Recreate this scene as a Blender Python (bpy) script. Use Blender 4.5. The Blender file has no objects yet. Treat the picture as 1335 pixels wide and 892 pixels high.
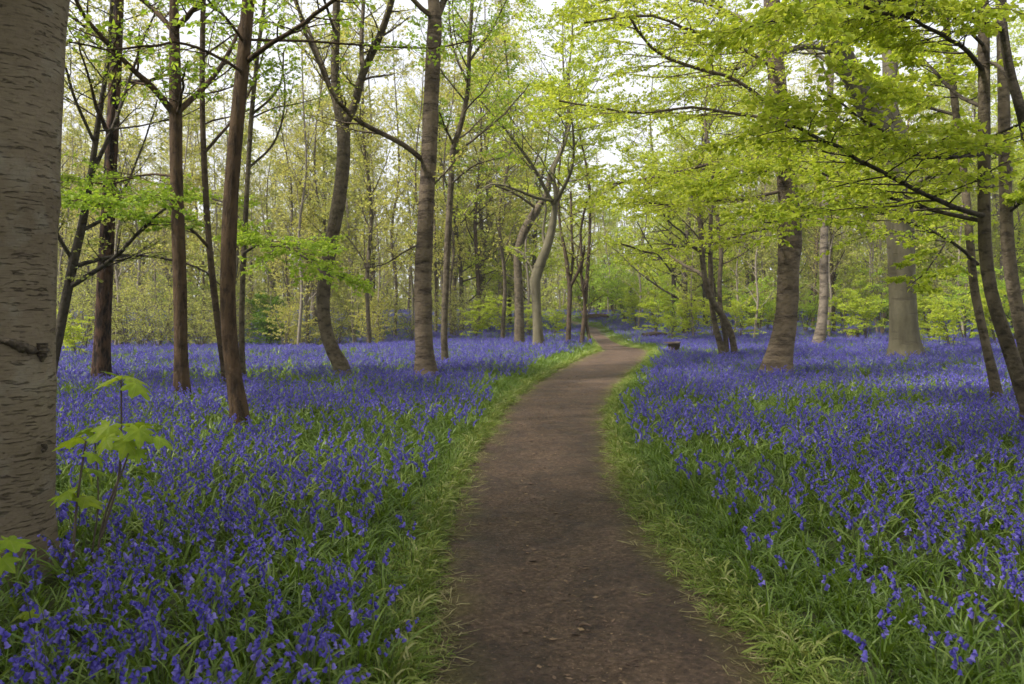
import bpy, math, random
import numpy as np
from mathutils import Vector, Matrix

rng = np.random.default_rng(7)
random.seed(7)
scene = bpy.context.scene
COL = scene.collection
PI = math.pi

# ------------------------------------------------------------------ camera
CAM_H, FOC, W0, H0, HORIZON = 1.55, 1000.0, 1335.0, 892.0, 400.0
TILT = math.atan((H0 / 2 - HORIZON) / FOC)
cd = bpy.data.cameras.new('camera')
cam = bpy.data.objects.new('camera', cd)
COL.objects.link(cam)
cam.location = (0, 0, CAM_H)
cam.rotation_euler = (PI / 2 - TILT, 0, 0)
cd.sensor_width = 36
cd.lens = FOC / W0 * 36
cd.clip_start, cd.clip_end = 0.05, 3000
cd.dof.use_dof = True
cd.dof.focus_distance = 6.0
cd.dof.aperture_fstop = 4.0
scene.camera = cam

# ------------------------------------------------------------------ sky, sun, exposure
SUN_EL, SUN_AZ = math.radians(50), math.atan2(-0.8, -0.35)
world = bpy.data.worlds.new('World')
scene.world = world
world.use_nodes = True
nt = world.node_tree
nt.nodes.clear()
o_ = nt.nodes.new('ShaderNodeOutputWorld')
bg = nt.nodes.new('ShaderNodeBackground')
sky = nt.nodes.new('ShaderNodeTexSky')
sky.sky_type = 'NISHITA'
sky.sun_disc = False
sky.sun_elevation = SUN_EL
sky.sun_rotation = SUN_AZ
tc = nt.nodes.new('ShaderNodeTexCoord')
nz = nt.nodes.new('ShaderNodeTexNoise')
nz.inputs['Scale'].default_value = 3.0
nz.inputs['Detail'].default_value = 6.0
rp = nt.nodes.new('ShaderNodeValToRGB')
rp.color_ramp.elements[0].position = 0.18
rp.color_ramp.elements[0].color = (0.72, 0.72, 0.72, 1)
rp.color_ramp.elements[1].position = 0.55
rp.color_ramp.elements[1].color = (1, 1, 1, 1)
mx = nt.nodes.new('ShaderNodeMix')
mx.data_type = 'RGBA'
mx.inputs[7].default_value = (8.6, 8.8, 9.3, 1)      # thin bright overcast
nt.links.new(tc.outputs['Generated'], nz.inputs['Vector'])
nt.links.new(nz.outputs['Fac'], rp.inputs['Fac'])
nt.links.new(rp.outputs['Color'], mx.inputs[0])
nt.links.new(sky.outputs['Color'], mx.inputs[6])
nt.links.new(mx.outputs[2], bg.inputs['Color'])
bg.inputs['Strength'].default_value = 0.07
nt.links.new(bg.outputs['Background'], o_.inputs['Surface'])

sd = bpy.data.lights.new('sun', 'SUN')
sd.energy = 4.5
sd.angle = math.radians(5)
sd.color = (1.0, 0.95, 0.87)
sun = bpy.data.objects.new('sun', sd)
COL.objects.link(sun)
sun.location = (-20, -10, 40)
sdir = Vector((math.sin(SUN_AZ) * math.cos(SUN_EL), math.cos(SUN_AZ) * math.cos(SUN_EL), math.sin(SUN_EL)))
sun.rotation_euler = sdir.to_track_quat('Z', 'Y').to_euler()

vs = scene.view_settings
vs.view_transform = 'Standard'
vs.look = 'None'
vs.gamma = 1.0
vs.exposure = 1.0
vs.use_curve_mapping = False
scene.render.engine = 'CYCLES'
cy = scene.cycles
cy.max_bounces = 5
cy.diffuse_bounces = 3
cy.glossy_bounces = 2
cy.transmission_bounces = 4
cy.transparent_max_bounces = 4
cy.caustics_reflective = False
cy.caustics_refractive = False
cy.use_denoising = True
cy.use_adaptive_sampling = True
cy.adaptive_threshold = 0.02

HAZE = 0.0006
cy.volume_bounces = 0
cy.volume_max_steps = 32

# ------------------------------------------------------------------ small maths
def vhash(ix, iy, iz):
    h = (ix.astype(np.int64) * 374761393 + iy.astype(np.int64) * 668265263 + iz.astype(np.int64) * 2147483647) & 0x7fffffff
    h = ((h ^ (h >> 13)) * 1274126177) & 0x7fffffff
    return ((h ^ (h >> 16)) & 0xffff) / 65535.0

def vnoise(x, y, z=0.0):
    x, y, z = np.broadcast_arrays(np.asarray(x, float), np.asarray(y, float), np.asarray(z, float))
    ix, iy, iz = np.floor(x), np.floor(y), np.floor(z)
    fx, fy, fz = x - ix, y - iy, z - iz
    fx, fy, fz = [t * t * (3 - 2 * t) for t in (fx, fy, fz)]
    r = 0
    for a in (0, 1):
        for b in (0, 1):
            for c in (0, 1):
                w = (fx if a else 1 - fx) * (fy if b else 1 - fy) * (fz if c else 1 - fz)
                r = r + w * vhash(ix + a, iy + b, iz + c)
    return r

def fbm(x, y, z=0.0, o=3):
    s, a, t = 0, 1.0, 0
    for i in range(o):
        s = s + a * vnoise(x * 2 ** i + 17 * i, y * 2 ** i - 9 * i, np.asarray(z) * 2 ** i)
        t += a
        a *= 0.5
    return s / t

def sstep(a, b, x):
    t = np.clip((np.asarray(x, float) - a) / (b - a), 0, 1)
    return t * t * (3 - 2 * t)

def nrm(v):
    return v / np.maximum(np.linalg.norm(v, axis=-1, keepdims=True), 1e-9)

def ground(x, y):
    """terrain height"""
    x, y = np.asarray(x, float), np.asarray(y, float)
    z = 0.05 * (fbm(x * 0.35 + 50, y * 0.35 + 50) - 0.5) * sstep(2, 8, y)
    z = z + 1.1 * sstep(42, 80, y) + 2.5 * sstep(80, 200, y)
    z = z - 0.10 * sstep(29, 33, y) * (1 - sstep(36, 42, y))
    z = z - 0.45 * sstep(25, 33, y) * (1 - sstep(-9, -2, x)) * (1 - sstep(38, 58, y))
    return z

CT, ST = math.cos(TILT), math.sin(TILT)
def at(px, py, D):
    """the place seen at a photo pixel, D metres ahead"""
    u, v = (px - W0 / 2) / FOC, (H0 / 2 - py) / FOC
    s = D / (CT + v * ST)
    return np.array([u * s, D, CAM_H + s * (-ST + v * CT)])

def gp(px, py):
    D = 10.0
    u, v = (px - W0 / 2) / FOC, (H0 / 2 - py) / FOC
    slope = (-ST + v * CT) / (CT + v * ST)
    for i in range(40):
        z = float(ground(u * D / (CT + v * ST), D))
        D = D * 0.5 + 0.5 * (z - CAM_H) / slope
    return np.array([u * D / (CT + v * ST), D, float(ground(u * D / (CT + v * ST), D))])

# ------------------------------------------------------------------ path edges
_L = [(572, 892), (573, 850), (577, 800), (582, 750), (590, 700), (597, 671), (607, 633), (625, 590), (646, 552), (667, 520), (691, 502), (724, 481), (758, 465), (782, 456), (776, 447), (771, 441), (769, 435), (767, 429)]
_R = [(992, 892), (958, 850), (915, 800), (880, 755), (850, 710), (829, 677), (806, 630), (789, 590), (786, 566), (791, 530), (804, 509), (822, 488), (843, 469), (850, 457), (812, 449), (797, 442), (785, 435), (776, 429)]
def edge(pts):
    w = np.array([gp(*p) for p in pts])
    k = np.argsort(w[:, 1])
    w = w[k]
    y = np.concatenate([[-12], w[:, 1], [90]])
    x = np.concatenate([[w[0, 0] + 1.0], w[:, 0], [w[-1, 0] - 4]])
    return y, x
LY, LX = edge(_L)
RY, RX = edge(_R)
LX = LX - 0.10 * (1 - sstep(6, 16, LY))
RX = RX + 0.12 * (1 - sstep(6, 16, RY)) + 0.08 * (1 - sstep(3.5, 6, RY))
_gy = np.linspace(-12, 90, 1200)
def _smooth(v, n=7):
    k = np.ones(n) / n
    return np.convolve(np.pad(v, n // 2, mode='edge'), k, mode='valid')
_gl, _gr = _smooth(np.interp(_gy, LY, LX)), _smooth(np.interp(_gy, RY, RX))
_gr = np.maximum(_gr, _gl + 0.7)
def path_l(y): return np.interp(y, _gy, _gl)
def path_r(y): return np.interp(y, _gy, _gr)
_sl = np.abs(np.gradient((_gl + _gr) / 2, _gy))
def path_d(x, y):
    """signed distance from the path edge, negative on the path"""
    c = 1 / np.sqrt(1 + np.interp(y, _gy, _sl) ** 2)
    return np.maximum(path_l(y) - x, x - path_r(y)) * c

# ------------------------------------------------------------------ mesh building
class MB:
    def __init__(s):
        s.V, s.F, s.n = [], [], 0
    def add(s, v, f, mi=0, smooth=True):
        v = np.asarray(v, float).reshape(-1, 3)
        f = np.asarray(f, np.int64)
        s.V.append(v)
        s.F.append((f + s.n, mi, smooth))
        s.n += len(v)
        return s
    def addmb(s, o, M=None):
        if not s.n and not o.n: return s
        V = np.concatenate(o.V)
        if M is not None:
            V = V @ M[:3, :3].T + M[:3, 3]
        for f, mi, sm in o.F:
            s.F.append((f + s.n, mi, sm))
        s.V.append(V)
        s.n += len(V)
        return s
    def mesh(s, name, mats):
        me = bpy.data.meshes.new(name)
        V = np.concatenate(s.V)
        me.vertices.add(len(V))
        me.vertices.foreach_set('co', V.astype(np.float32).ravel())
        loops = np.concatenate([f.ravel() for f, _, _ in s.F]).astype(np.int32)
        tot = np.concatenate([np.full(len(f), f.shape[1]) for f, _, _ in s.F])
        st = np.concatenate([[0], np.cumsum(tot)[:-1]]).astype(np.int32)
        me.loops.add(len(loops))
        me.loops.foreach_set('vertex_index', loops)
        me.polygons.add(len(st))
        me.polygons.foreach_set('loop_start', st)
        me.polygons.foreach_set('material_index', np.concatenate([np.full(len(f), m) for f, m, _ in s.F]).astype(np.int32))
        me.polygons.foreach_set('use_smooth', np.concatenate([np.full(len(f), sm) for f, _, sm in s.F]).astype(bool))
        me.update(calc_edges=True)
        me.validate()
        for m in (mats if isinstance(mats, (list, tuple)) else [mats]):
            me.materials.append(m)
        return me
    def build(s, name, mats, parent=None):
        return link(name, s.mesh(name, mats), parent)

def link(name, data, parent=None, loc=None):
    o = bpy.data.objects.new(name, data)
    COL.objects.link(o)
    if parent is not None: o.parent = parent
    if loc is not None: o.location = loc
    return o

def tag(o, label=None, cat=None, group=None, kind=None):
    if label: o['label'] = label
    if cat: o['category'] = cat
    if group: o['group'] = group
    if kind: o['kind'] = kind
    return o

def copy_thing(root, loc, rz, sc=1.0):
    r = root.copy()
    COL.objects.link(r)
    r.location, r.rotation_euler, r.scale = loc, (0, 0, rz), (sc, sc, sc)
    for ch in root.children:
        c = ch.copy()
        COL.objects.link(c)
        c.parent = r
    return r

def tubes(P, R, S):
    """P (M,K,3) polylines, R (M,K) radii -> verts, quads"""
    M, K, _ = P.shape
    T = nrm(np.gradient(P, axis=1))
    mt = nrm(T.mean(1))
    ref = np.where((np.abs(mt[:, 2]) < 0.8)[:, None], [[0, 0, 1.0]], [[0, 1.0, 0]])[:, None, :]
    U = nrm(np.cross(np.broadcast_to(ref, T.shape), T))
    Vv = np.cross(T, U)
    a = np.arange(S) / S * 2 * PI
    v = P[:, :, None, :] + R[:, :, None, None] * (np.cos(a)[None, None, :, None] * U[:, :, None, :] + np.sin(a)[None, None, :, None] * Vv[:, :, None, :])
    i = np.arange(M * K * S).reshape(M, K, S)
    j = np.roll(i, -1, axis=2)
    q = np.stack([i[:, :-1], j[:, :-1], j[:, 1:], i[:, 1:]], -1).reshape(-1, 4)
    return v.reshape(-1, 3), q

def catmull(pts, n):
    """smooth curve through unevenly spaced points"""
    p = np.asarray(pts, float)
    d = np.maximum(np.linalg.norm(np.diff(p[:, :3], axis=0), axis=1), 1e-6)
    g = np.diff(p, axis=0) / d[:, None]
    m = np.empty_like(p)
    m[0], m[-1] = g[0], g[-1]
    if len(p) > 2:
        m[1:-1] = (g[1:] * d[:-1, None] + g[:-1] * d[1:, None]) / (d[1:] + d[:-1])[:, None]
    c = np.concatenate([[0], np.cumsum(d)])
    t = np.linspace(0, c[-1], n)
    k = np.clip(np.searchsorted(c, t, side='right') - 1, 0, len(d) - 1)
    f = ((t - c[k]) / d[k])[:, None]
    h = d[k][:, None]
    return (2 * f ** 3 - 3 * f ** 2 + 1) * p[k] + (f ** 3 - 2 * f ** 2 + f) * h * m[k] + (3 * f ** 2 - 2 * f ** 3) * p[k + 1] + (f ** 3 - f ** 2) * h * m[k + 1]

def spawn(P, R, n, t0, t1, ang, length, K=6, rr=0.5, up=0.3, wig=0.12, planar=0.7, taper=0.25, rmin=0.002, lenpow=0.6):
    """n side shoots on every polyline of a batch"""
    M, K0, _ = P.shape
    t = t0 + (t1 - t0) * (np.arange(n)[None, :] + rng.random((M, n))) / n
    g = t * (K0 - 1)
    k = np.clip(g.astype(int), 0, K0 - 2)
    f = (g - k)[..., None]
    m = np.arange(M)[:, None]
    pos = P[m, k] * (1 - f) + P[m, k + 1] * f
    tan = nrm(P[m, k + 1] - P[m, k])
    rad = R[m, k] * (1 - f[..., 0]) + R[m, k + 1] * f[..., 0]
    z = np.array([0, 0, 1.0])
    h = nrm(np.cross(tan, z) + 1e-6 * rng.standard_normal(tan.shape))
    sgn = np.where((np.arange(n) % 2 == 0)[None, :, None], 1.0, -1.0)
    rnd = rng.standard_normal(tan.shape)
    rnd = nrm(rnd - (rnd * tan).sum(-1, keepdims=True) * tan)
    side = nrm(planar * h * sgn + (1 - planar) * rnd)
    a = np.radians(ang + rng.normal(0, 10, (M, n)))[..., None]
    d = np.cos(a) * tan + np.sin(a) * side
    L = length * (1 - lenpow * (t - t0) / max(t1 - t0, 1e-6)) * rng.uniform(0.65, 1.15, (M, n))
    N = M * n
    d, pos, L, rad, t = d.reshape(N, 3), pos.reshape(N, 3), L.reshape(N), rad.reshape(N), t.reshape(N)
    s = np.linspace(0, 1, K)
    w = np.cumsum(rng.normal(0, wig, (N, K, 3)), axis=1)
    D = nrm(d[:, None, :] + up * s[None, :, None] * z + w)
    step = (L / (K - 1))[:, None, None] * D
    Q = np.concatenate([np.zeros((N, 1, 3)), np.cumsum(step[:, :-1], axis=1)], axis=1) + pos[:, None, :]
    r0 = np.maximum(np.minimum(rad * rr, rad * 0.9), rmin)
    Rr = np.maximum(r0[:, None] * (1 - (1 - taper) * s[None, :]), rmin * 0.6)
    return Q, Rr, np.repeat(np.arange(M), n)

def leaves(P, per, size, droop=0.25, flat=0.6, t0=0.15, fold=0.15, wide=0.36):
    """leaf blades along a batch of twigs -> verts, tris (each leaf its own fold)"""
    M, K, _ = P.shape
    N = M * per
    if N == 0: return np.zeros((0, 3)), np.zeros((0, 3), int)
    t = (t0 + (1 - t0) * rng.random((M, per))) * (K - 1)
    k = np.clip(t.astype(int), 0, K - 2)
    f = (t - k)[..., None]
    m = np.arange(M)[:, None]
    pos = (P[m, k] * (1 - f) + P[m, k + 1] * f).reshape(N, 3)
    tan = nrm(P[m, k + 1] - P[m, k]).reshape(N, 3)
    z = np.array([0, 0, 1.0])
    h = nrm(np.cross(tan, z) + 1e-6) * rng.choice([-1, 1], N)[:, None]
    d = nrm(tan * rng.uniform(0.2, 0.9, (N, 1)) + h * rng.uniform(0.4, 1, (N, 1)) - z * droop * rng.uniform(0, 2, (N, 1)) + 0.25 * rng.standard_normal((N, 3)))
    nn = flat * z + (1 - flat) * rng.standard_normal((N, 3))
    nn = nrm(nn - (nn * d).sum(-1, keepdims=True) * d)
    sd_ = np.cross(d, nn)
    L = (size * rng.uniform(0.6, 1.3, N))[:, None]
    b = pos + d * L * 0.15
    tip = b + d * L - nn * L * 0.12
    l = b + d * L * 0.48 + sd_ * L * wide + nn * L * fold
    r = b + d * L * 0.48 - sd_ * L * wide + nn * L * fold
    v = np.stack([b, l, tip, r], 1).reshape(-1, 3)
    i = np.arange(N)[:, None] * 4
    tri = np.concatenate([i + [0, 1, 2], i + [0, 2, 3]], 0)
    return v, tri

# ------------------------------------------------------------------ materials
def newmat(name):
    m = bpy.data.materials.new(name)
    m.use_nodes = True
    t = m.node_tree
    t.nodes.clear()
    out = t.nodes.new('ShaderNodeOutputMaterial')
    return m, t, out

def N(t, typ, **kw):
    n = t.nodes.new(typ)
    for k, v in kw.items():
        if k.startswith('i_'):
            n.inputs[k[2:].replace('_', ' ')].default_value = v
        else:
            setattr(n, k, v)
    return n

def ramp(t, src, stops):
    r = t.nodes.new('ShaderNodeValToRGB')
    e = r.color_ramp.elements
    while len(e) < len(stops): e.new(0.5)
    for i, (p, c) in enumerate(stops):
        e[i].position = p
        e[i].color = (*c, 1) if len(c) == 3 else c
    t.links.new(src, r.inputs['Fac'])
    return r.outputs['Color']

def mixc(t, fac, a, b, mode='MIX'):
    m = t.nodes.new('ShaderNodeMix')
    m.data_type = 'RGBA'
    m.blend_type = mode
    for s, v in ((0, fac), (6, a), (7, b)):
        if isinstance(v, bpy.types.NodeSocket): t.links.new(v, m.inputs[s])
        else: m.inputs[s].default_value = v if s == 0 else ((*v, 1) if len(v) == 3 else v)
    return m.outputs[2]

def noise(t, vec, scale, detail=4, rough=0.55, sc3=None):
    if sc3 is not None:
        mp = t.nodes.new('ShaderNodeMapping')
        mp.inputs['Scale'].default_value = sc3
        t.links.new(vec, mp.inputs['Vector'])
        vec = mp.outputs['Vector']
    n = t.nodes.new('ShaderNodeTexNoise')
    n.inputs['Scale'].default_value = scale
    n.inputs['Detail'].default_value = detail
    n.inputs['Roughness'].default_value = rough
    t.links.new(vec, n.inputs['Vector'])
    return n.outputs['Fac']

def mathn(t, op, a, b=0.0):
    m = t.nodes.new('ShaderNodeMath')
    m.operation = op
    for s, v in ((0, a), (1, b)):
        if isinstance(v, bpy.types.NodeSocket): t.links.new(v, m.inputs[s])
        else: m.inputs[s].default_value = v
    return m.outputs[0]

def leaf_mat(name, stops, trans=0.5, tcol=(1.15, 1.1, 0.75), rough=0.5, spec=0.25, posvar=0.0):
    m, t, out = newmat(name)
    g = N(t, 'ShaderNodeNewGeometry')
    oi = N(t, 'ShaderNodeObjectInfo')
    f = g.outputs['Random Per Island']
    f = mathn(t, 'ADD', mathn(t, 'MULTIPLY', f, 0.75), mathn(t, 'MULTIPLY', oi.outputs['Random'], 0.25))
    c = ramp(t, f, stops)
    p = N(t, 'ShaderNodeBsdfPrincipled', i_Roughness=rough)
    p.inputs['Specular IOR Level'].default_value = spec
    t.links.new(c, p.inputs['Base Color'])
    tr = N(t, 'ShaderNodeBsdfTranslucent')
    t.links.new(mixc(t, 1.0, c, tcol, 'MULTIPLY'), tr.inputs['Color'])
    ms = N(t, 'ShaderNodeMixShader')
    ms.inputs[0].default_value = trans
    t.links.new(p.outputs[0], ms.inputs[1])
    t.links.new(tr.outputs[0], ms.inputs[2])
    t.links.new(ms.outputs[0], out.inputs['Surface'])
    return m

def bark_mat(name, light, mid, dark, style='plain', moss=0.0, mosscol=(0.10, 0.11, 0.025), mossz=0.6):
    m, t, out = newmat(name)
    tcn = N(t, 'ShaderNodeTexCoord')
    vec = tcn.outputs['Object']
    big = noise(t, vec, 2.2, 5, 0.6)
    c = ramp(t, big, [(0.3, mid), (0.62, light)])
    h = noise(t, vec, 18, 6, 0.65)
    if style == 'lenticel':            # cherry: short dark horizontal dashes on smooth bark
        d = noise(t, vec, 1, 6, 0.66, (9, 9, 66))
        dm = ramp(t, d, [(0.575, (0, 0, 0)), (0.63, (1, 1, 1))])
        c = mixc(t, mathn(t, 'MULTIPLY', mathn(t, 'MULTIPLY', dm, ramp(t, noise(t, vec, 3.5, 3), [(0.38, (0.1, 0.1, 0.1)), (0.62, (1, 1, 1))])), 0.68), c, dark)
        fine = noise(t, vec, 1, 4, 0.6, (14, 14, 150))
        c = mixc(t, mathn(t, 'MULTIPLY', ramp(t, fine, [(0.45, (0, 0, 0)), (0.7, (1, 1, 1))]), 0.45), c, dark)
        blot = ramp(t, noise(t, vec, 5, 5, 0.6), [(0.52, (0, 0, 0)), (0.75, (1, 1, 1))])
        c = mixc(t, mathn(t, 'MULTIPLY', blot, 0.4), c, (0.30, 0.29, 0.25))
        hgt = mathn(t, 'SUBTRACT', mathn(t, 'MULTIPLY', h, 0.35), dm)
    elif style == 'banded':            # birch and cherry at a distance: rings and peeling bands
        d = noise(t, vec, 1, 6, 0.7, (1.8, 1.8, 6.5))
        dm = ramp(t, d, [(0.48, (0, 0, 0)), (0.66, (1, 1, 1))])
        c = mixc(t, dm, c, dark)
        d2 = noise(t, vec, 1, 4, 0.65, (5, 5, 30))
        c = mixc(t, ramp(t, d2, [(0.56, (0, 0, 0)), (0.68, (.5, .5, .5))]), c, dark)
        hgt = mathn(t, 'SUBTRACT', h, dm)
    elif style == 'fissured':          # pine, old bark: vertical plates
        d = noise(t, vec, 1, 5, 0.6, (16, 16, 4))
        dm = ramp(t, d, [(0.40, (1, 1, 1)), (0.55, (0, 0, 0))])
        c = mixc(t, dm, c, dark)
        hgt = mathn(t, 'SUBTRACT', mathn(t, 'MULTIPLY', h, 0.5), dm)
    elif style == 'rough':             # lightly furrowed, with darker knots
        d = noise(t, vec, 1, 6, 0.7, (12, 12, 3.5))
        dm = ramp(t, d, [(0.48, (0, 0, 0)), (0.64, (1, 1, 1))])
        c = mixc(t, mathn(t, 'MULTIPLY', dm, 0.7), c, dark)
        kn = ramp(t, noise(t, vec, 1, 4, 0.6, (2.2, 2.2, 4.5)), [(0.60, (0, 0, 0)), (0.70, (0.9, 0.9, 0.9))])
        c = mixc(t, kn, c, dark)
        hgt = mathn(t, 'SUBTRACT', mathn(t, 'MULTIPLY', h, 0.6), mathn(t, 'MULTIPLY', dm, 0.6))
    elif style == 'smooth':            # beech: smooth grey with algae streaks and faint creases
        d = noise(t, vec, 1, 6, 0.6, (3.5, 3.5, 0.9))
        dm = ramp(t, d, [(0.42, (0, 0, 0)), (0.68, (1, 1, 1))])
        c = mixc(t, mathn(t, 'MULTIPLY', dm, 0.75), c, dark)
        cr = ramp(t, noise(t, vec, 1, 4, 0.6, (1.5, 1.5, 9)), [(0.58, (0, 0, 0)), (0.66, (0.5, 0.5, 0.5))])
        c = mixc(t, cr, c, (0.06, 0.05, 0.035))
        hgt = mathn(t, 'SUBTRACT', mathn(t, 'MULTIPLY', h, 0.4), mathn(t, 'MULTIPLY', cr, 0.5))
    else:
        d = noise(t, vec, 1, 6, 0.68, (7, 7, 10))
        dm = ramp(t, d, [(0.46, (0, 0, 0)), (0.66, (1, 1, 1))])
        c = mixc(t, mathn(t, 'MULTIPLY', dm, 0.9), c, dark)
        hgt = mathn(t, 'SUBTRACT', h, mathn(t, 'MULTIPLY', dm, 0.5))
    if moss > 0:
        sp = N(t, 'ShaderNodeSeparateXYZ')
        t.links.new(vec, sp.inputs[0])
        zz = mathn(t, 'ADD', mathn(t, 'DIVIDE', sp.outputs['Z'], mossz), mathn(t, 'MULTIPLY', noise(t, vec, 4, 4), 1.6))
        mm = ramp(t, zz, [(0.45, (moss,) * 3), (1.0, (0, 0, 0))])
        mm2 = mixc(t, 1.0, mm, ramp(t, noise(t, vec, 9, 3), [(0.35, (0.2, 0.2, 0.2)), (0.6, (1, 1, 1))]), 'MULTIPLY')
        c = mixc(t, mm2, c, mosscol)
    p = N(t, 'ShaderNodeBsdfPrincipled', i_Roughness=0.85)
    p.inputs['Specular IOR Level'].default_value = 0.2
    t.links.new(c, p.inputs['Base Color'])
    b = N(t, 'ShaderNodeBump')
    b.inputs['Strength'].default_value = 0.9
    b.inputs['Distance'].default_value = 0.025
    t.links.new(hgt, b.inputs['Height'])
    t.links.new(b.outputs[0], p.inputs['Normal'])
    t.links.new(p.outputs[0], out.inputs['Surface'])
    return m

def plain_mat(name, a, b, scale=8, rough=0.8, bump=0.3, dist=0.01):
    m, t, out = newmat(name)
    vec = N(t, 'ShaderNodeTexCoord').outputs['Object']
    n = noise(t, vec, scale, 6, 0.6)
    p = N(t, 'ShaderNodeBsdfPrincipled', i_Roughness=rough)
    t.links.new(ramp(t, n, [(0.3, a), (0.7, b)]), p.inputs['Base Color'])
    bp = N(t, 'ShaderNodeBump')
    bp.inputs['Strength'].default_value = bump
    bp.inputs['Distance'].default_value = dist
    t.links.new(n, bp.inputs['Height'])
    t.links.new(bp.outputs[0], p.inputs['Normal'])
    t.links.new(p.outputs[0], out.inputs['Surface'])
    return m

M = {}
M['cherry'] = bark_mat('cherry_bark', (0.215, 0.172, 0.122), (0.15, 0.117, 0.08), (0.05, 0.037, 0.026), 'lenticel', 0.25, (0.10, 0.10, 0.04), 0.5)
M['ringed'] = bark_mat('ringed_bark', (0.17, 0.13, 0.09), (0.095, 0.07, 0.048), (0.04, 0.03, 0.024), 'banded', 0.5, (0.09, 0.10, 0.03), 0.5)
M['russet'] = bark_mat('russet_bark', (0.105, 0.066, 0.038), (0.06, 0.038, 0.023), (0.02, 0.014, 0.01), 'rough', 0.3)
M['brown'] = bark_mat('brown_bark', (0.10, 0.07, 0.045), (0.06, 0.042, 0.028), (0.028, 0.02, 0.015), 'plain', 0.4)
M['pine'] = bark_mat('pine_bark', (0.115, 0.064, 0.043), (0.07, 0.043, 0.032), (0.02, 0.015, 0.013), 'fissured')
M['beech'] = bark_mat('beech_bark', (0.15, 0.132, 0.085), (0.105, 0.092, 0.057), (0.055, 0.046, 0.028), 'smooth', 0.7, (0.12, 0.13, 0.03), 0.7)
M['silver'] = bark_mat('silver_birch_bark', (0.20, 0.165, 0.125), (0.12, 0.095, 0.07), (0.05, 0.04, 0.035), 'banded', 0.2)
M['greybark'] = bark_mat('grey_bark', (0.14, 0.112, 0.075), (0.08, 0.062, 0.042), (0.032, 0.025, 0.018), 'plain', 0.5, (0.10, 0.12, 0.03), 1.0)
M['dark'] = bark_mat('dark_bark', (0.085, 0.07, 0.052), (0.05, 0.04, 0.03), (0.018, 0.014, 0.011), 'plain', 0.6, (0.08, 0.10, 0.02), 2.0)
M['twig'] = plain_mat('twig_bark', (0.06, 0.045, 0.034), (0.13, 0.10, 0.075), 10)
M['paletwig'] = plain_mat('pale_twig_bark', (0.12, 0.10, 0.075), (0.24, 0.20, 0.15), 10)
M['leaf_beech'] = leaf_mat('young_beech_leaf', [(0.0, (0.25, 0.36, 0.035)), (0.5, (0.42, 0.50, 0.05)), (1.0, (0.58, 0.62, 0.10))], 0.6)
M['leaf_yellow'] = leaf_mat('young_yellow_leaf', [(0.0, (0.34, 0.37, 0.09)), (0.5, (0.48, 0.48, 0.12)), (1.0, (0.60, 0.54, 0.18))], 0.5)
M['leaf_lime'] = leaf_mat('young_lime_leaf', [(0.0, (0.22, 0.35, 0.035)), (0.5, (0.33, 0.47, 0.05)), (1.0, (0.46, 0.55, 0.09))], 0.55)
M['leaf_olive'] = leaf_mat('olive_leaf', [(0.0, (0.24, 0.28, 0.07)), (0.5, (0.35, 0.38, 0.10)), (1.0, (0.46, 0.45, 0.14))], 0.5)
M['leaf_green'] = leaf_mat('shrub_leaf', [(0.0, (0.07, 0.14, 0.02)), (0.6, (0.12, 0.22, 0.02)), (1.0, (0.2, 0.3, 0.03))], 0.45)
M['maple'] = leaf_mat('sycamore_leaf', [(0.0, (0.17, 0.30, 0.03)), (0.5, (0.28, 0.40, 0.03)), (1.0, (0.42, 0.46, 0.04))], 0.5)
mt = M['maple'].node_tree
vo_ = N(mt, 'ShaderNodeTexCoord').outputs['Object']
sx = N(mt, 'ShaderNodeSeparateXYZ')
mt.links.new(vo_, sx.inputs[0])
an = mathn(mt, 'ABSOLUTE', mathn(mt, 'SINE', mathn(mt, 'MULTIPLY', mathn(mt, 'ARCTAN2', sx.outputs['Y'], sx.outputs['X']), 3.6)))
vein = mathn(mt, 'LESS_THAN', an, 0.10)
blt = ramp(mt, noise(mt, vo_, 5, 4), [(0.35, (0.75, 0.8, 0.8)), (0.7, (1.1, 1.05, 1))])
for nd in [n_ for n_ in mt.nodes if n_.type in ('BSDF_PRINCIPLED', 'BSDF_TRANSLUCENT')]:
    sk = nd.inputs['Base Color'] if nd.type == 'BSDF_PRINCIPLED' else nd.inputs['Color']
    src = sk.links[0].from_socket
    cc = mixc(mt, 1.0, src, blt, 'MULTIPLY')
    mt.links.new(mixc(mt, mathn(mt, 'MULTIPLY', vein, 0.5), cc, (0.36, 0.40, 0.10)), sk)
M['strap'] = leaf_mat('bluebell_leaf', [(0.0, (0.068, 0.128, 0.016)), (0.5, (0.14, 0.22, 0.030)), (1.0, (0.28, 0.35, 0.08))], 0.35, (1.2, 1.2, 0.5), 0.38, 0.45)
M['straw'] = leaf_mat('verge_grass_blade', [(0.0, (0.085, 0.145, 0.02)), (0.5, (0.175, 0.24, 0.038)), (0.8, (0.27, 0.31, 0.08)), (1.0, (0.40, 0.37, 0.19))], 0.3, (1.1, 1.1, 0.6))
M['stalk'] = leaf_mat('bluebell_stalk', [(0.0, (0.08, 0.13, 0.03)), (1.0, (0.12, 0.13, 0.06))], 0.1)
M['bell'] = leaf_mat('bluebell_petal', [(0.0, (0.055, 0.044, 0.30)), (0.45, (0.12, 0.098, 0.48)), (0.8, (0.20, 0.165, 0.62)), (1.0, (0.36, 0.31, 0.76))], 0.35, (1.0, 0.9, 1.15), 0.55, 0.15)
M['wood'] = plain_mat('rotten_wood', (0.028, 0.021, 0.016), (0.075, 0.05, 0.035), 14, 0.9, 0.8, 0.02)
M['log'] = plain_mat('fallen_log_bark', (0.06, 0.04, 0.03), (0.17, 0.11, 0.075), 9, 0.9, 0.8, 0.02)

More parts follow.
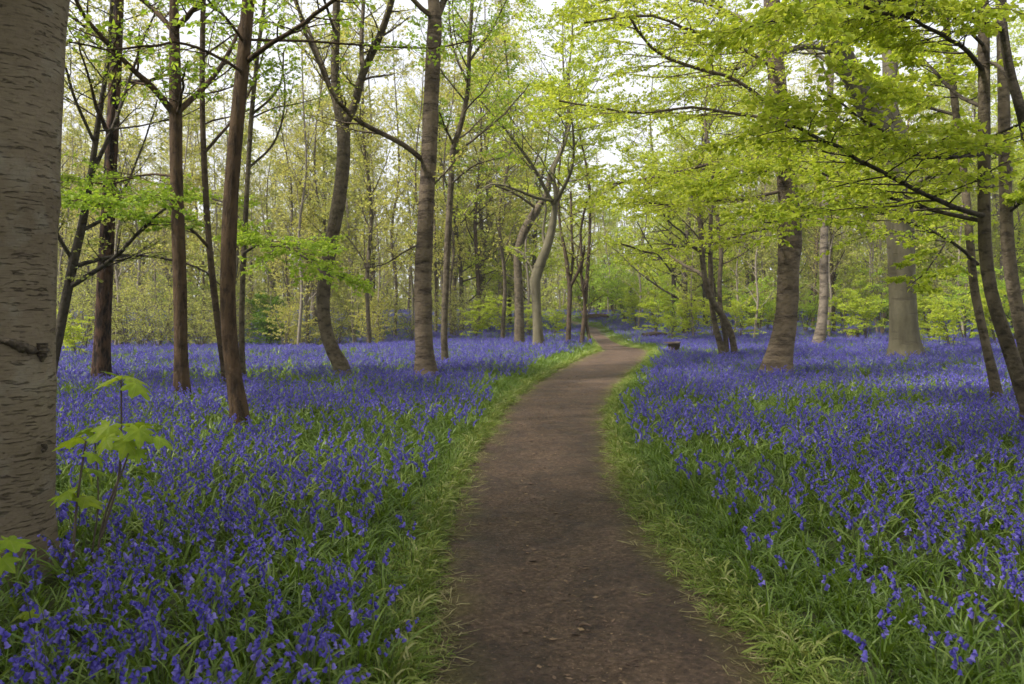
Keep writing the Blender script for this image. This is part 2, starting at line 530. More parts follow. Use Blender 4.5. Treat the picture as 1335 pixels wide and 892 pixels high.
# ground: leaf mould with moss and low green
m, t, out = newmat('woodland_soil')
vec = N(t, 'ShaderNodeTexCoord').outputs['Object']
c = ramp(t, noise(t, vec, 14, 8, 0.7), [(0.3, (0.03, 0.028, 0.014)), (0.55, (0.055, 0.055, 0.02)), (0.75, (0.10, 0.085, 0.04))])
c = mixc(t, ramp(t, noise(t, vec, 1.3, 5, 0.6), [(0.42, (0, 0, 0)), (0.6, (0.8, 0.8, 0.8))]), c, (0.06, 0.085, 0.018))
p = N(t, 'ShaderNodeBsdfPrincipled', i_Roughness=0.9)
t.links.new(c, p.inputs['Base Color'])
b = N(t, 'ShaderNodeBump')
b.inputs['Distance'].default_value = 0.03
t.links.new(noise(t, vec, 25, 6, 0.7), b.inputs['Height'])
t.links.new(b.outputs[0], p.inputs['Normal'])
t.links.new(p.outputs[0], out.inputs['Surface'])
M['soil'] = m

# path: trodden damp earth with grit, paler dry patches, moss towards its margins
m, t, out = newmat('trodden_earth')
vec = N(t, 'ShaderNodeTexCoord').outputs['Object']
n1 = noise(t, vec, 30, 9, 0.72)
n2 = noise(t, vec, 1.7, 6, 0.65)
n3 = noise(t, vec, 6.5, 6, 0.65)
c = ramp(t, n1, [(0.30, (0.024, 0.0135, 0.008)), (0.5, (0.088, 0.054, 0.034)), (0.70, (0.20, 0.13, 0.085))])
c = mixc(t, ramp(t, n2, [(0.42, (1, 1, 1)), (0.56, (0, 0, 0))]), c, mixc(t, 1.0, c, (0.55, 0.50, 0.50), 'MULTIPLY'))
c = mixc(t, ramp(t, n3, [(0.52, (0, 0, 0)), (0.72, (0.5, 0.5, 0.5))]), c, (0.165, 0.108, 0.072))
vo = N(t, 'ShaderNodeTexVoronoi')
vo.inputs['Scale'].default_value = 55
t.links.new(vec, vo.inputs['Vector'])
sel = N(t, 'ShaderNodeSeparateColor')
t.links.new(vo.outputs['Color'], sel.inputs[0])
spk = mathn(t, 'MULTIPLY', mathn(t, 'LESS_THAN', vo.outputs['Distance'], 0.22), mathn(t, 'GREATER_THAN', sel.outputs[0], 0.86))
c = mixc(t, mathn(t, 'MULTIPLY', spk, 0.7), c, (0.26, 0.18, 0.11))
att = N(t, 'ShaderNodeAttribute', attribute_name='margin')
mg = mathn(t, 'MULTIPLY', att.outputs['Fac'], ramp(t, noise(t, vec, 2.3, 5, 0.6), [(0.36, (0, 0, 0)), (0.54, (1, 1, 1))]))
c = mixc(t, mathn(t, 'MULTIPLY', mg, 0.85), c, mixc(t, n1, (0.055, 0.05, 0.01), (0.15, 0.14, 0.022)))
p = N(t, 'ShaderNodeBsdfPrincipled')
p.inputs['Specular IOR Level'].default_value = 0.35
t.links.new(ramp(t, n2, [(0.35, (0.6, 0.6, 0.6)), (0.6, (0.85, 0.85, 0.85))]), p.inputs['Roughness'])
t.links.new(c, p.inputs['Base Color'])
b = N(t, 'ShaderNodeBump')
b.inputs['Strength'].default_value = 1.0
b.inputs['Distance'].default_value = 0.035
hh = mathn(t, 'ADD', mathn(t, 'ADD', n1, mathn(t, 'MULTIPLY', n3, 1.2)), mathn(t, 'MULTIPLY', spk, 0.3))
t.links.new(hh, b.inputs['Height'])
t.links.new(b.outputs[0], p.inputs['Normal'])
t.links.new(p.outputs[0], out.inputs['Surface'])
M['earth'] = m

# ------------------------------------------------------------------ ground and path
def grid_faces(nx, ny):
    i = np.arange(nx * ny).reshape(ny, nx)
    return np.stack([i[:-1, :-1], i[:-1, 1:], i[1:, 1:], i[1:, :-1]], -1).reshape(-1, 4)

gx = np.concatenate([-np.geomspace(26, 420, 16)[::-1], np.arange(-25, 25, 0.16), np.geomspace(25.2, 420, 16)])
gyv = np.concatenate([np.linspace(-60, -1, 14), np.arange(-0.5, 48, 0.16), np.geomspace(48.3, 620, 30)])
X, Y = np.meshgrid(gx, gyv)
pd = path_d(X, Y)
Z = ground(X, Y) - 0.07 * (1 - sstep(-0.12, 0.10, pd)) + 0.025 * (fbm(X * 2.2, Y * 2.2) - 0.4) * sstep(0, 0.4, pd)
mb = MB()
mb.add(np.stack([X, Y, Z], -1), grid_faces(len(gx), len(gyv)))
tag(mb.build('ground', M['soil']), kind='structure')

py_ = np.concatenate([np.arange(-8, 1.5, 0.5), np.arange(1.5, 14, 0.05), np.arange(14, 34, 0.12), np.arange(34, 88, 0.5)])
ns = 56
ss = np.linspace(-0.10, 1.10, ns)
l, r = path_l(py_), path_r(py_)
wob = 0.10
l = l + wob * (fbm(py_ * 1.7, py_ * 0 + 3, 0, 4) - 0.5) * 2
r = r + wob * (fbm(py_ * 1.7, py_ * 0 + 9, 0, 4) - 0.5) * 2
X = l[:, None] + (r - l)[:, None] * ss[None, :]
Y = np.repeat(py_[:, None], ns, 1)
ed = np.minimum(ss, 1 - ss)[None, :]
Z = ground(X, Y) - 0.035 - 0.05 * (1 - sstep(-0.10, 0.06, ed))
Z = Z + 0.022 * (fbm(X * 3, Y * 3, 0, 4) - 0.5) + 0.016 * (fbm(X * 11, Y * 11, 5.0, 4) - 0.5)
Z = Z - 0.012 * np.exp(-((ss[None, :] - 0.42) / 0.22) ** 2)
mb = MB()
mb.add(np.stack([X, Y, Z], -1), grid_faces(ns, len(py_)))
path = mb.build('path', M['earth'])
mg = (1 - sstep(0.02, 0.22, np.minimum(ss, (1 - ss)))) * np.where(ss > 0.5, 1.0, 0.6)
a = path.data.attributes.new('margin', 'FLOAT', 'POINT')
a.data.foreach_set('value', np.repeat(mg[None, :], len(py_), 0).astype(np.float32).ravel())
tag(path, kind='structure')
def path_z(x, y): return ground(x, y) - 0.045 + 0.022 * (fbm(x * 3, y * 3, 0, 4) - 0.5)

# ------------------------------------------------------------------ trees
def trunk_mesh(mb, C, sides, rings=(), amp=0.05, flare=0.35, lobes=5, seed=0, flz=0.22):
    """C (n,4): centre line and radius, bottom to top, heights measured from the ground"""
    P, R = C[:, :3], C[:, 3]
    T = nrm(np.gradient(P, axis=0))
    ref = np.array([0, 1.0, 0])
    U = nrm(np.cross(np.broadcast_to(ref, T.shape), T))
    Vv = np.cross(T, U)
    a = np.arange(sides) / sides * 2 * PI
    h = np.linalg.norm(np.diff(P, axis=0, prepend=P[:1]), axis=1).cumsum()
    A, Hh = np.meshgrid(a, h)
    k = 1 + amp * 2 * (fbm(np.cos(A) * 1.3 + seed, np.sin(A) * 1.3 + seed, Hh * 1.4, 3) - 0.5)
    k += amp * 0.5 * (fbm(np.cos(A) * 5 + seed, np.sin(A) * 5, Hh * 6, 3) - 0.5)
    lob = 0.55 + 0.45 * np.cos(lobes * A + seed + 1.5 * np.sin(A + seed))
    k += flare * lob * np.exp(-np.maximum(Hh - 0.27, 0) / flz)
    for z0, s_, q in rings:
        k += q * np.exp(-((Hh - z0 - 0.06 * np.sin(A + z0 * 9)) / s_) ** 2)
    rad = R[:, None] * k
    v = P[:, None, :] + rad[..., None] * (np.cos(A)[..., None] * U[:, None, :] + np.sin(A)[..., None] * Vv[:, None, :])
    n = len(P)
    i = np.arange(n * sides).reshape(n, sides)
    j = np.roll(i, -1, 1)
    mb.add(v, np.stack([i[:-1], j[:-1], j[1:], i[1:]], -1).reshape(-1, 4))
    mb.add(v[-1], [list(range(sides))])

HERO_PX = []
def hero(name, label, cat, pts, D=None, H=14, bark='brown', leaf='leaf_lime', limbs=(), auto=None, forks=(), sides=16, nr=50, rings=(), amp=0.05, flare=0.42, twig='twig', leafsize=0.065, seed=1, group=None, lobes=5, flz=0.22):
    """a tree traced at its own distance; limbs: (points, w0, w1, dict)"""
    if D is None:
        D = gp(pts[0][0], pts[0][1])[1] * 0.85      # the foot itself is hidden by 0.25 m of bluebells
    base = at(pts[0][0], pts[0][1], D)
    base[2] = float(ground(base[0], base[1]))
    root = link(name, None)
    root.location = base
    root.empty_display_size = 0.2
    tag(root, label, cat, group)
    HERO_PX.append(((base[0] / D) * FOC + W0 / 2, D, label))
    C = []
    for q in pts:
        dd = q[3] if len(q) > 3 else 0.0
        p = at(q[0], q[1], D + dd)
        C.append([p[0], p[1], p[2], q[2] * (D + dd) / FOC / 2 * 0.87])
    C = np.array(C)
    C[:, :3] -= base
    if C[0, 2] < 0.02: C[0, 2] = 0
    top = C[-1].copy()
    if H > top[2] + 0.5:
        d = C[-1, :3] - C[-2, :3]
        d = d / np.linalg.norm(d)
        nx_ = 4
        ext = []
        cur = top.copy()
        stp = (H - top[2]) / nx_
        for i in range(nx_):
            d = nrm(d * 0.7 + np.array([rng.normal(0, .12), rng.normal(0, .12), 0.5]))
            cur = cur.copy()
            cur[:3] += d * stp
            cur[3] = top[3] * (1 - 0.8 * (i + 1) / nx_)
            ext.append(cur)
        C = np.vstack([C, ext])
    C = np.vstack([[C[0, 0], C[0, 1], -0.25, C[0, 3] * 1.05], C])
    Cc = catmull(C, nr)
    Cc[:, 3] = np.maximum(Cc[:, 3], 0.012)
    mb = MB()
    trunk_mesh(mb, Cc, sides, rings, amp, flare, lobes, seed, flz)
    mb.build('trunk', M[bark], root)
    LV = MB()
    def limb_family(P1, R1, o):
        """one limb with its side branches and twigs; returns mesh builder"""
        b = MB()
        b.add(*tubes(P1, R1, 7))
        length = np.linalg.norm(np.diff(P1[0], axis=0), axis=1).sum()
        l2 = o.get('l2', 0.42) * min(length, 4.5)
        P2, R2, _ = spawn(P1, R1, o.get('n2', 8), o.get('t0', 0.2), 1.0, o.get('a2', 50), l2, 7, 0.45, o.get('up', 0.15), 0.10, o.get('planar', 0.75), 0.3, 0.0035)
        b.add(*tubes(P2, R2, 4))
        P3, R3, _ = spawn(P2, R2, o.get('n3', 6), 0.15, 1.0, 45, l2 * 0.42, 5, 0.5, 0.1, 0.12, o.get('planar', 0.75), 0.4, 0.0022)
        b.add(*tubes(P3, R3, 3))
        n_l = o.get('lf', 7)
        if n_l:
            ls = o.get('ls', leafsize)
            LV.add(*leaves(P3, n_l, ls, flat=o.get('flat', 0.6)), smooth=False)
            LV.add(*leaves(P2, n_l, ls, flat=o.get('flat', 0.6), t0=0.4), smooth=False)
            LV.add(*leaves(P1, n_l * 2, ls, flat=0.6, t0=0.7), smooth=False)
        return b
    for pts1, w0, w1, o in limbs:
        q = np.array([at(p[0], p[1], D + (p[2] if len(p) > 2 else 0)) for p in pts1]) - base
        rr = np.linspace(w0, w1, len(q)) * D / FOC / 2 * 0.9
        c1 = catmull(np.column_stack([q, rr]), 14)
        c1[:, :3] += rng.normal(0, 0.012, (14, 3)) * np.linspace(0, 1, 14)[:, None]
        if o.get('fork'):
            b = MB()
            trunk_mesh(b, catmull(np.column_stack([q, rr]), 24), 12, (), 0.06, 0, 3, seed + 3)
            bb = limb_family(c1[None, :, :3], c1[None, :, 3] * 0.8, o)
            b.addmb(bb)
        else:
            b = limb_family(c1[None, :, :3], np.maximum(c1[None, :, 3], 0.004), o)
        b.build('branch', M[o.get('bark', bark)], root)
    if auto:
        z0 = auto.get('z0', 4.0)
        zz = Cc[:, 2]
        t0 = float(np.interp(z0, zz, np.linspace(0, 1, nr)))
        nA = auto.get('n', 12)
        P1, R1, _ = spawn(Cc[None, :, :3], Cc[None, :, 3], nA, min(t0, 0.9), 0.98, auto.get('a1', 60), auto.get('len', 4.0), 9, auto.get('rr', 0.4), auto.get('up1', 0.35), 0.10, 0.35, 0.2, 0.01, 0.55)
        for i in range(nA):
            b = limb_family(P1[i:i + 1], R1[i:i + 1], auto)
            b.build('branch', M[auto.get('bark', bark)], root)
    if LV.n:
        LV.build('crown', M[leaf], root)
    return root

thin = dict(lf=5, n2=9, n3=6, ls=0.07)
leafy = dict(lf=12, n2=18, n3=9, l2=0.42, up=0.05, planar=0.9, t0=0.15, flat=0.5)
upper = dict(n=14, z0=7.0, len=3.6, lf=4, n2=8, n3=6, up=0.3)

# --- left group
big = hero('cherry_tree', 'massive grey-brown cherry trunk with fine dark dashes, cut by the frame edge', 'tree',
     [(2, 760, 148), (2, 700, 136), (3, 600, 138), (4, 500, 138), (4, 400, 139), (5, 250, 143), (6, 120, 149), (6, 30, 158), (6, -40, 172)], D=4.35, H=15, bark='cherry', sides=72, nr=260,
     limbs=[([(20, 40, 0), (85, -60, 0.3), (150, -160, 0.8), (210, -300, 1.4)], 60, 20, dict(fork=1, lf=4, n2=6, n3=6, l2=0.5)),
            ([(-10, 0, 0), (-70, -100, -0.3), (-130, -260, -0.6)], 60, 20, dict(fork=1, lf=4, n2=6, n3=6, l2=0.5))],
     auto=dict(n=12, z0=6.5, len=5.0, lf=5, n2=9, n3=6, up=0.2, ls=0.08), rings=[(0.55, .05, .03), (1.35, .05, .03), (2.45, .06, .035)], amp=0.025, flare=0.18, leaf='leaf_lime', seed=3)
hero('slanting_tree', 'dark many-branched small tree leaning behind the massive cherry trunk', 'tree',
     [(66, 492, 15), (76, 440, 14), (88, 380, 13), (96, 340, 13), (108, 290, 11), (118, 230, 9), (128, 160, 8), (140, 80, 6), (146, 0, 5)], D=14.2, H=9.5, bark='dark', leaf='leaf_olive',
     limbs=[([(94, 372), (120, 356, -.5), (150, 335, -1), (185, 300, -1.4), (215, 272, -1.6)], 8, 3, thin),
            ([(96, 348), (130, 338, .3), (165, 333, .8), (215, 337, 1.2), (262, 352, 1.4), (290, 375, 1.6)], 7, 2, thin),
            ([(92, 335), (72, 300, -.4), (60, 262, -.8), (70, 225, -1)], 6, 2, thin),
            ([(108, 300), (140, 282, .3), (160, 250, .5), (182, 200, .7), (205, 130, 1)], 6, 2, thin),
            ([(118, 230), (150, 160, .3), (180, 70, .6), (215, -10, .9)], 7, 2, dict(lf=4, n2=9, n3=6)),
            ([(125, 190), (95, 120, -.4), (80, 60, -.7), (90, 0, -1)], 5, 2, thin)],
     auto=dict(n=9, z0=4.6, len=2.8, lf=5, n2=8, n3=6), sides=12, flare=0.2, seed=4)
hero('pine_tree', 'straight reddish-brown pine trunk with dark furrowed lower bark at the left', 'tree',
     [(132, 489, 25), (134, 430, 23), (136, 380, 22), (140, 300, 20), (144, 220, 18), (149, 120, 17), (153, 30, 16), (155, -30, 15)], H=17, bark='pine', leaf='leaf_olive',
     auto=dict(n=16, z0=4.6, len=3.2, lf=5, n2=8, n3=6, up1=0.1), amp=0.06, seed=5)
hero('russet_tree', 'slim russet straight trunk with V-shaped forks, second stout stem from cherry trunk', 'tree',
     [(237, 506, 23), (236, 470, 20), (235, 400, 19), (233, 320, 19), (230, 230, 18), (229, 140, 18), (228, 80, 16), (227, 20, 13), (227, -30, 12)], H=15, bark='russet', leaf='leaf_lime',
     limbs=[([(226, 148), (200, 115, -.2), (172, 90, -.5), (150, 66, -.8), (110, 20, -1.2), (80, -40, -1.6)], 10, 4, thin),
            ([(232, 146), (255, 125, .2), (282, 96, .4), (300, 66, .6), (312, 40, .8), (330, -30, 1)], 9, 4, thin),
            ([(226, 40), (208, 20, .2), (188, 0, .4), (160, -40, .6)], 9, 4, thin),
            ([(229, 36), (246, 20, -.2), (262, 0, -.4), (290, -50, -.7)], 9, 4, thin),
            ([(232, 150), (238, 115, -.8), (243, 80, -1.4)], 5, 2, thin),
            ([(231, 262), (190, 258, -1.2), (140, 268, -2), (95, 262, -2.6)], 4, 2, dict(lf=10, n2=16, n3=8, l2=0.4, up=0.0, planar=0.9)),
            ([(231, 230), (190, 228, .8), (140, 240, 1.4), (85, 235, 2)], 4, 2, dict(lf=10, n2=16, n3=8, l2=0.4, up=0.0, planar=0.9))],
     auto=dict(n=12, z0=6.6, len=3.8, lf=7, n2=9, n3=7), amp=0.05, rings=[(1.1, .04, .08), (2.1, .05, .1), (3.0, .04, .08), (3.9, .05, .09)], seed=6)
hero('leaning_tree', 'nearest slim brown trunk of the left bed, bowed and bare at its base', 'tree',
     [(313, 541, 27), (307, 505, 24), (301, 460, 23), (297, 400, 22), (298, 330, 22), (302, 240, 21), (309, 160, 20), (317, 80, 19), (324, 0, 18), (328, -40, 17)], H=14, bark='russet', leaf='leaf_lime',
     limbs=[([(322, 80), (345, 62, -.2), (385, 38, -.6), (430, 5, -1), (470, -30, -1.4)], 8, 4, dict(lf=4, n2=8, n3=6)),
            ([(318, 95), (290, 78, -.4), (240, 58, -1), (170, 62, -1.4), (90, 58, -1.8)], 5, 2, dict(lf=3, n2=9, n3=6)),
            ([(324, 52), (400, 54, .2), (480, 60, .5), (560, 63, .8), (625, 50, 1)], 4, 2, dict(lf=3, n2=12, n3=6, l2=0.3)),
            ([(320, 58), (300, 30, -.3), (275, 5, -.8), (240, -40, -1.2)], 5, 2, dict(lf=4, n2=8, n3=6))],
     auto=dict(n=13, z0=5.4, len=4.0, lf=7, n2=9, n3=7), rings=[(0.75, .04, .06), (1.7, .05, .07), (2.6, .05, .05)], seed=7)
hero('thin_leaning_tree', 'thin grey-brown stem leaning close behind the nearest bowed trunk', 'tree',
     [(294, 492, 11), (288, 450, 10), (279, 380, 10), (272, 310, 9), (267, 230, 9), (264, 150, 8), (264, 60, 8), (266, -20, 7)], H=11, bark='brown', leaf='leaf_lime',
     limbs=[([(274, 325), (250, 300, -.4), (215, 285, -1), (170, 280, -1.6)], 5, 2, dict(lf=10, n2=14, n3=8, l2=0.42, up=0, planar=0.9)),
            ([(266, 200), (300, 160, .3), (330, 110, .6), (350, 40, 1)], 5, 2, thin)],
     auto=dict(n=9, z0=4.5, len=2.4, lf=4, n2=7, n3=5), sides=10, seed=8)
hero('grey_pole_tree', 'thin grey pole-straight tree with a lime spray reaching right', 'tree',
     [(316, 488, 10), (315, 440, 9), (316, 380, 8), (319, 310, 8), (323, 230, 7), (328, 150, 7), (336, 70, 6), (345, -10, 5)], H=10.5, bark='greybark', leaf='leaf_lime',
     limbs=[([(317, 330), (345, 318, -1.2), (375, 325, -2), (405, 340, -2.4), (432, 358, -2.6)], 4, 2, dict(lf=14, n2=20, n3=9, l2=0.4, up=-0.05, planar=0.95, ls=0.075)),
            ([(320, 300), (300, 270, .3), (270, 258, .8), (230, 255, 1.2)], 4, 2, dict(lf=9, n2=14, n3=8, l2=0.4, up=0, planar=0.9)),
            ([(328, 150), (360, 120, .2), (372, 60, .4)], 4, 2, thin),
            ([(323, 220), (355, 190, .2), (372, 120, .4), (362, 60, .6)], 4, 2, thin)],
     auto=dict(n=9, z0=5, len=2.2, lf=4, n2=7, n3=5), sides=10, seed=9)
hero('curved_tree', 'S-curved grey-brown trunk that forks high up, standing alone in the left bed', 'tree',
     [(446, 480, 24), (436, 462, 21), (426, 435, 20), (421, 400, 20), (424, 360, 20), (433, 310, 20), (442, 260, 20), (448, 200, 20), (447, 165, 20), (441, 138, 16), (437, 100, 13), (438, 40, 12), (440, -30, 10)], H=14, bark='greybark', leaf='leaf_yellow',
     limbs=[([(446, 168), (462, 138, -.1), (470, 105, -.2), (482, 76, -.3), (496, 45, -.5), (508, 10, -.7), (520, -40, -1)], 13, 8, dict(fork=1, lf=3, n2=8, n3=6)),
            ([(473, 92), (471, 60, .3), (473, 20, .5), (476, -30, .7)], 7, 5, dict(lf=3, n2=6, n3=6)),
            ([(443, 150), (432, 120, .2), (418, 80, .4), (402, 40, .6), (384, 0, .8), (370, -40, 1)], 8, 4, dict(lf=4, n2=8, n3=6))],
     auto=dict(n=14, z0=7.2, len=3.8, lf=7, n2=9, n3=7), amp=0.07, seed=10)
hero('ringed_tree', 'stout grey-brown trunk with raised bark rings, nearest the path on the left', 'tree',
     [(555, 484, 36), (554, 465, 29), (552, 420, 26), (551, 370, 26), (553, 330, 25), (556, 260, 24), (560, 190, 23), (563, 110, 22), (566, 50, 22), (567, 18, 20), (560, -30, 12)], H=15, bark='ringed', leaf='leaf_yellow',
     limbs=[([(552, 210), (532, 193, -.3), (510, 180, -.7), (480, 165, -1), (456, 149, -1.3), (432, 120, -1.6), (415, 80, -1.8), (398, 40, -2), (384, -10, -2.2)], 8, 4, dict(lf=4, n2=9, n3=6, l2=0.3)),
            ([(567, 26), (577, 5, .1), (590, -40, .3)], 12, 8, dict(fork=1, lf=3, n2=6, n3=6)),
            ([(548, 318), (528, 328, .5), (500, 345, .9), (470, 350, 1.2)], 3, 1.5, dict(lf=2, n2=6, n3=5)),
            ([(566, 240), (585, 220, -.3), (610, 190, -.6)], 3, 1.5, dict(lf=3, n2=6, n3=5))],
     auto=dict(n=14, z0=7.2, len=4.2, lf=7, n2=9, n3=7), rings=[(1.95, .07, .14), (2.9, .07, .13), (1.2, .05, .05), (3.9, .07, .10), (4.8, .06, .09), (5.6, .06, .1)], amp=0.05, flare=0.3, seed=11)
hero('slim_tree', 'slim pale brown stem just right of the stout ringed trunk', 'tree',
     [(580, 469, 11), (579, 440, 10), (581, 380, 10), (584, 310, 10), (588, 240, 9), (591, 195, 9), (600, 165, 8), (609, 125, 7), (612, 60, 6), (616, -10, 5)], H=12, bark='greybark', leaf='leaf_lime',
     limbs=[([(592, 190), (580, 165, -.2), (568, 130, -.4)], 4, 2, thin), ([(593, 200), (620, 180, .3), (655, 150, .7), (690, 110, 1)], 4, 2, thin),
            ([(588, 240), (620, 215, -.8), (655, 205, -1.4)], 3, 1.5, dict(lf=6, n2=8, n3=6)), ([(612, 80), (640, 40, .2), (660, 0, .4)], 4, 2, thin), ([(610, 110), (590, 60, .2), (585, 0, .4)], 4, 2, thin)],
     auto=dict(n=14, z0=5.5, len=3.4, lf=8, n2=9, n3=7), sides=10, seed=12)
hero('crooked_beech_tree', 'crooked pale beech trunk with a knuckled bend, where the path narrows', 'tree',
     [(702, 451, 18), (701, 430, 15), (699, 390, 14), (698, 366, 15), (704, 345, 15), (712, 325, 13), (719, 300, 12), (723, 275, 9), (725, 255, 7), (721, 225, 6), (735, 190, 5), (745, 150, 4)], H=13, bark='beech', leaf='leaf_beech', twig='twig',
     limbs=[([(698, 362), (690, 345, .3), (680, 330, .5), (665, 322, .8)], 5, 2, thin),
            ([(712, 330), (708, 300, .5), (712, 270, .6), (700, 240, .8)], 5, 2, dict(lf=5, n2=8, n3=6)),
            ([(724, 262), (700, 258, -.5), (660, 243, -1), (640, 240, -1.2), (610, 270, -1.4)], 5, 2, dict(lf=5, n2=9, n3=6)),
            ([(722, 268), (745, 220, -1), (748, 180, -1.5), (742, 140, -2)], 6, 2, dict(lf=8, n2=10, n3=8)),
            ([(722, 268), (690, 210, -.6), (660, 170, -1), (625, 130, -1.5)], 6, 2, dict(lf=8, n2=10, n3=8))],
     auto=dict(n=16, z0=5.5, len=5.0, lf=11, n2=9, n3=7, up1=0.25, ls=0.085), sides=14, seed=13, rings=[(2.65, .12, .25)])
hero('dark_bent_tree', 'dark mossy trunk bending right just behind the crooked beech', 'tree',
     [(677, 446, 16), (677, 410, 14), (676, 370, 13), (676, 325, 12), (684, 300, 13), (699, 275, 12), (712, 255, 9), (718, 225, 8), (730, 200, 6), (738, 180, 5)], D=30, H=13, bark='greybark', leaf='leaf_beech',
     limbs=[([(700, 272), (670, 252, -.5), (640, 243, -1), (620, 256, -1.2), (605, 280, -1.5)], 4, 2, dict(lf=5, n2=8, n3=6))],
     auto=dict(n=12, z0=7.5, len=4.6, lf=9, n2=8, n3=7, ls=0.085), sides=12, seed=14)
hero('reddish_stem_tree', 'reddish thin trunk splitting in a Y, left of the far path bend', 'tree',
     [(741, 444, 8), (742, 410, 7), (743, 380, 7), (740, 350, 6), (735, 320, 5), (731, 300, 4), (728, 260, 4)], H=11, bark='brown', leaf='leaf_beech',
     limbs=[([(742, 372), (747, 340, .2), (745, 300, .4), (744, 250, .6)], 5, 3, dict(lf=5, n2=8, n3=6)), ([(743, 375), (757, 345, -.3), (757, 300, -.5), (765, 260, -.8)], 5, 3, dict(lf=5, n2=8, n3=6))],
     auto=dict(n=12, z0=5, len=3.6, lf=9, n2=8, n3=6, ls=0.09), sides=10, seed=15)
hero('paired_stem_tree', 'pair of slender brown stems crossing right beside the far path bend', 'tree',
     [(759, 444, 7), (762, 410, 6), (764, 380, 6), (767, 340, 5), (769, 290, 4), (768, 240, 4)], H=11, bark='brown', leaf='leaf_beech',
     limbs=[([(769, 444), (765, 425, .1), (763, 400, 0), (758, 360, -.3), (762, 320, -.4)], 5, 3, dict(lf=4, n2=8, n3=6)), ([(764, 385), (760, 365, .2), (753, 345, .4), (757, 310, .6)], 4, 2, dict(lf=4, n2=8, n3=6))],
     auto=dict(n=12, z0=5, len=3.4, lf=9, n2=8, n3=6, ls=0.09), sides=10, seed=16)

# --- right group
hero('multi_stem_tree', 'clump of slim pinkish-grey stems rising from one stool right of path', 'tree',
     [(942, 460, 11), (935, 435, 9), (929, 405, 8), (927, 370, 8), (926, 330, 7), (927, 280, 6), (930, 220, 5)], H=11, bark='greybark', leaf='leaf_beech',
     limbs=[([(958, 460), (953, 435, -.1), (942, 412, -.2), (930, 395, -.3), (921, 372, -.4), (916, 340, -.5), (914, 300, -.6), (908, 250, -.6)], 10, 7, dict(fork=1, lf=6, n2=8, n3=6, t0=0.6)),
            ([(947, 460), (946, 440, .2), (941, 415, .3), (938, 380, .5), (940, 330, .7), (935, 280, .9)], 8, 6, dict(fork=1, lf=6, n2=8, n3=6, t0=0.6)),
            ([(928, 372), (910, 355, .6), (890, 345, 1), (870, 330, 1.4)], 7, 3, dict(lf=7, n2=8, n3=7)),
            ([(927, 330), (890, 320, -1), (850, 330, -2), (810, 318, -2.6)], 5, 2, dict(lf=9, n2=12, n3=8, planar=0.9, up=0))],
     auto=dict(n=12, z0=3.6, len=3.6, lf=10, n2=9, n3=7, up1=0.1, ls=0.075), sides=12, seed=17)
hero('banded_tree', 'thick banded reddish-grey trunk with spreading mossy root base, right of path', 'tree',
     [(1014, 480, 40), (1018, 455, 36), (1023, 430, 33), (1026, 400, 31), (1028, 350, 31), (1030, 310, 32), (1027, 250, 29), (1021, 190, 27), (1016, 140, 27), (1011, 80, 25), (1007, 20, 24), (1003, -40, 20)], H=16, bark='ringed', leaf='leaf_beech',
     limbs=[([(1030, 165), (1010, 145, -.4), (985, 122, -.8), (950, 100, -1.4), (905, 88, -2), (860, 70, -2.6), (835, 45, -2.9), (817, 12, -3)], 6, 3, dict(leafy, n2=22, lf=11)),
            ([(1022, 160), (985, 152, -.5), (945, 146, -1), (900, 140, -1.6), (845, 148, -2.2), (780, 140, -3), (730, 130, -3.5)], 5, 2, dict(leafy, n2=24, lf=11)),
            ([(1016, 250), (980, 258, -.6), (930, 262, -1.2), (880, 268, -1.8), (825, 262, -2.4)], 5, 2, dict(leafy, n2=22, lf=11)),
            ([(1014, 215), (970, 210, -1.5), (920, 215, -3), (860, 230, -4), (800, 240, -4.5)], 5, 2, dict(leafy, n2=24, lf=11)),
            ([(1034, 205), (1060, 190, -1), (1090, 195, -2), (1130, 215, -3)], 5, 2, dict(leafy, lf=7, n2=13)),
            ([(1010, 90), (960, 60, -1.5), (900, 40, -2.5), (840, 20, -3.5), (760, 30, -4)], 6, 2, dict(leafy, n2=24, lf=11)),
            ([(1008, 60), (960, 20, .5), (900, 0, 1), (830, -10, 1.5), (740, 20, 2)], 6, 2, dict(leafy, n2=24, lf=11)),
            ([(1014, 300), (990, 300, -.6), (955, 310, -1), (920, 318, -1.4)], 3, 2, dict(leafy, lf=8, n2=10))],
     auto=dict(n=14, z0=7.5, len=5, lf=8, n2=10, n3=7, ls=0.08), rings=[(2.05, .06, .06), (3.05, .12, .10), (3.3, .05, .08), (1.5, .04, .04)], amp=0.06, flare=0.55, flz=0.35, lobes=4, sides=28, nr=90, seed=18)
hero('birch_tree', 'slender pale silver birch trunk between the banded trunk and the great beech', 'tree',
     [(1067, 450, 19), (1071, 425, 15), (1074, 390, 13), (1074, 350, 13), (1075, 300, 12), (1078, 240, 11), (1080, 180, 10), (1083, 100, 9), (1086, 20, 8)], H=15, bark='silver', leaf='leaf_beech',
     auto=dict(n=14, z0=4.5, len=3.2, lf=8, n2=8, n3=6, ls=0.08), rings=[(1.6, .08, .06), (2.6, .08, .05)], flare=0.35, seed=19)
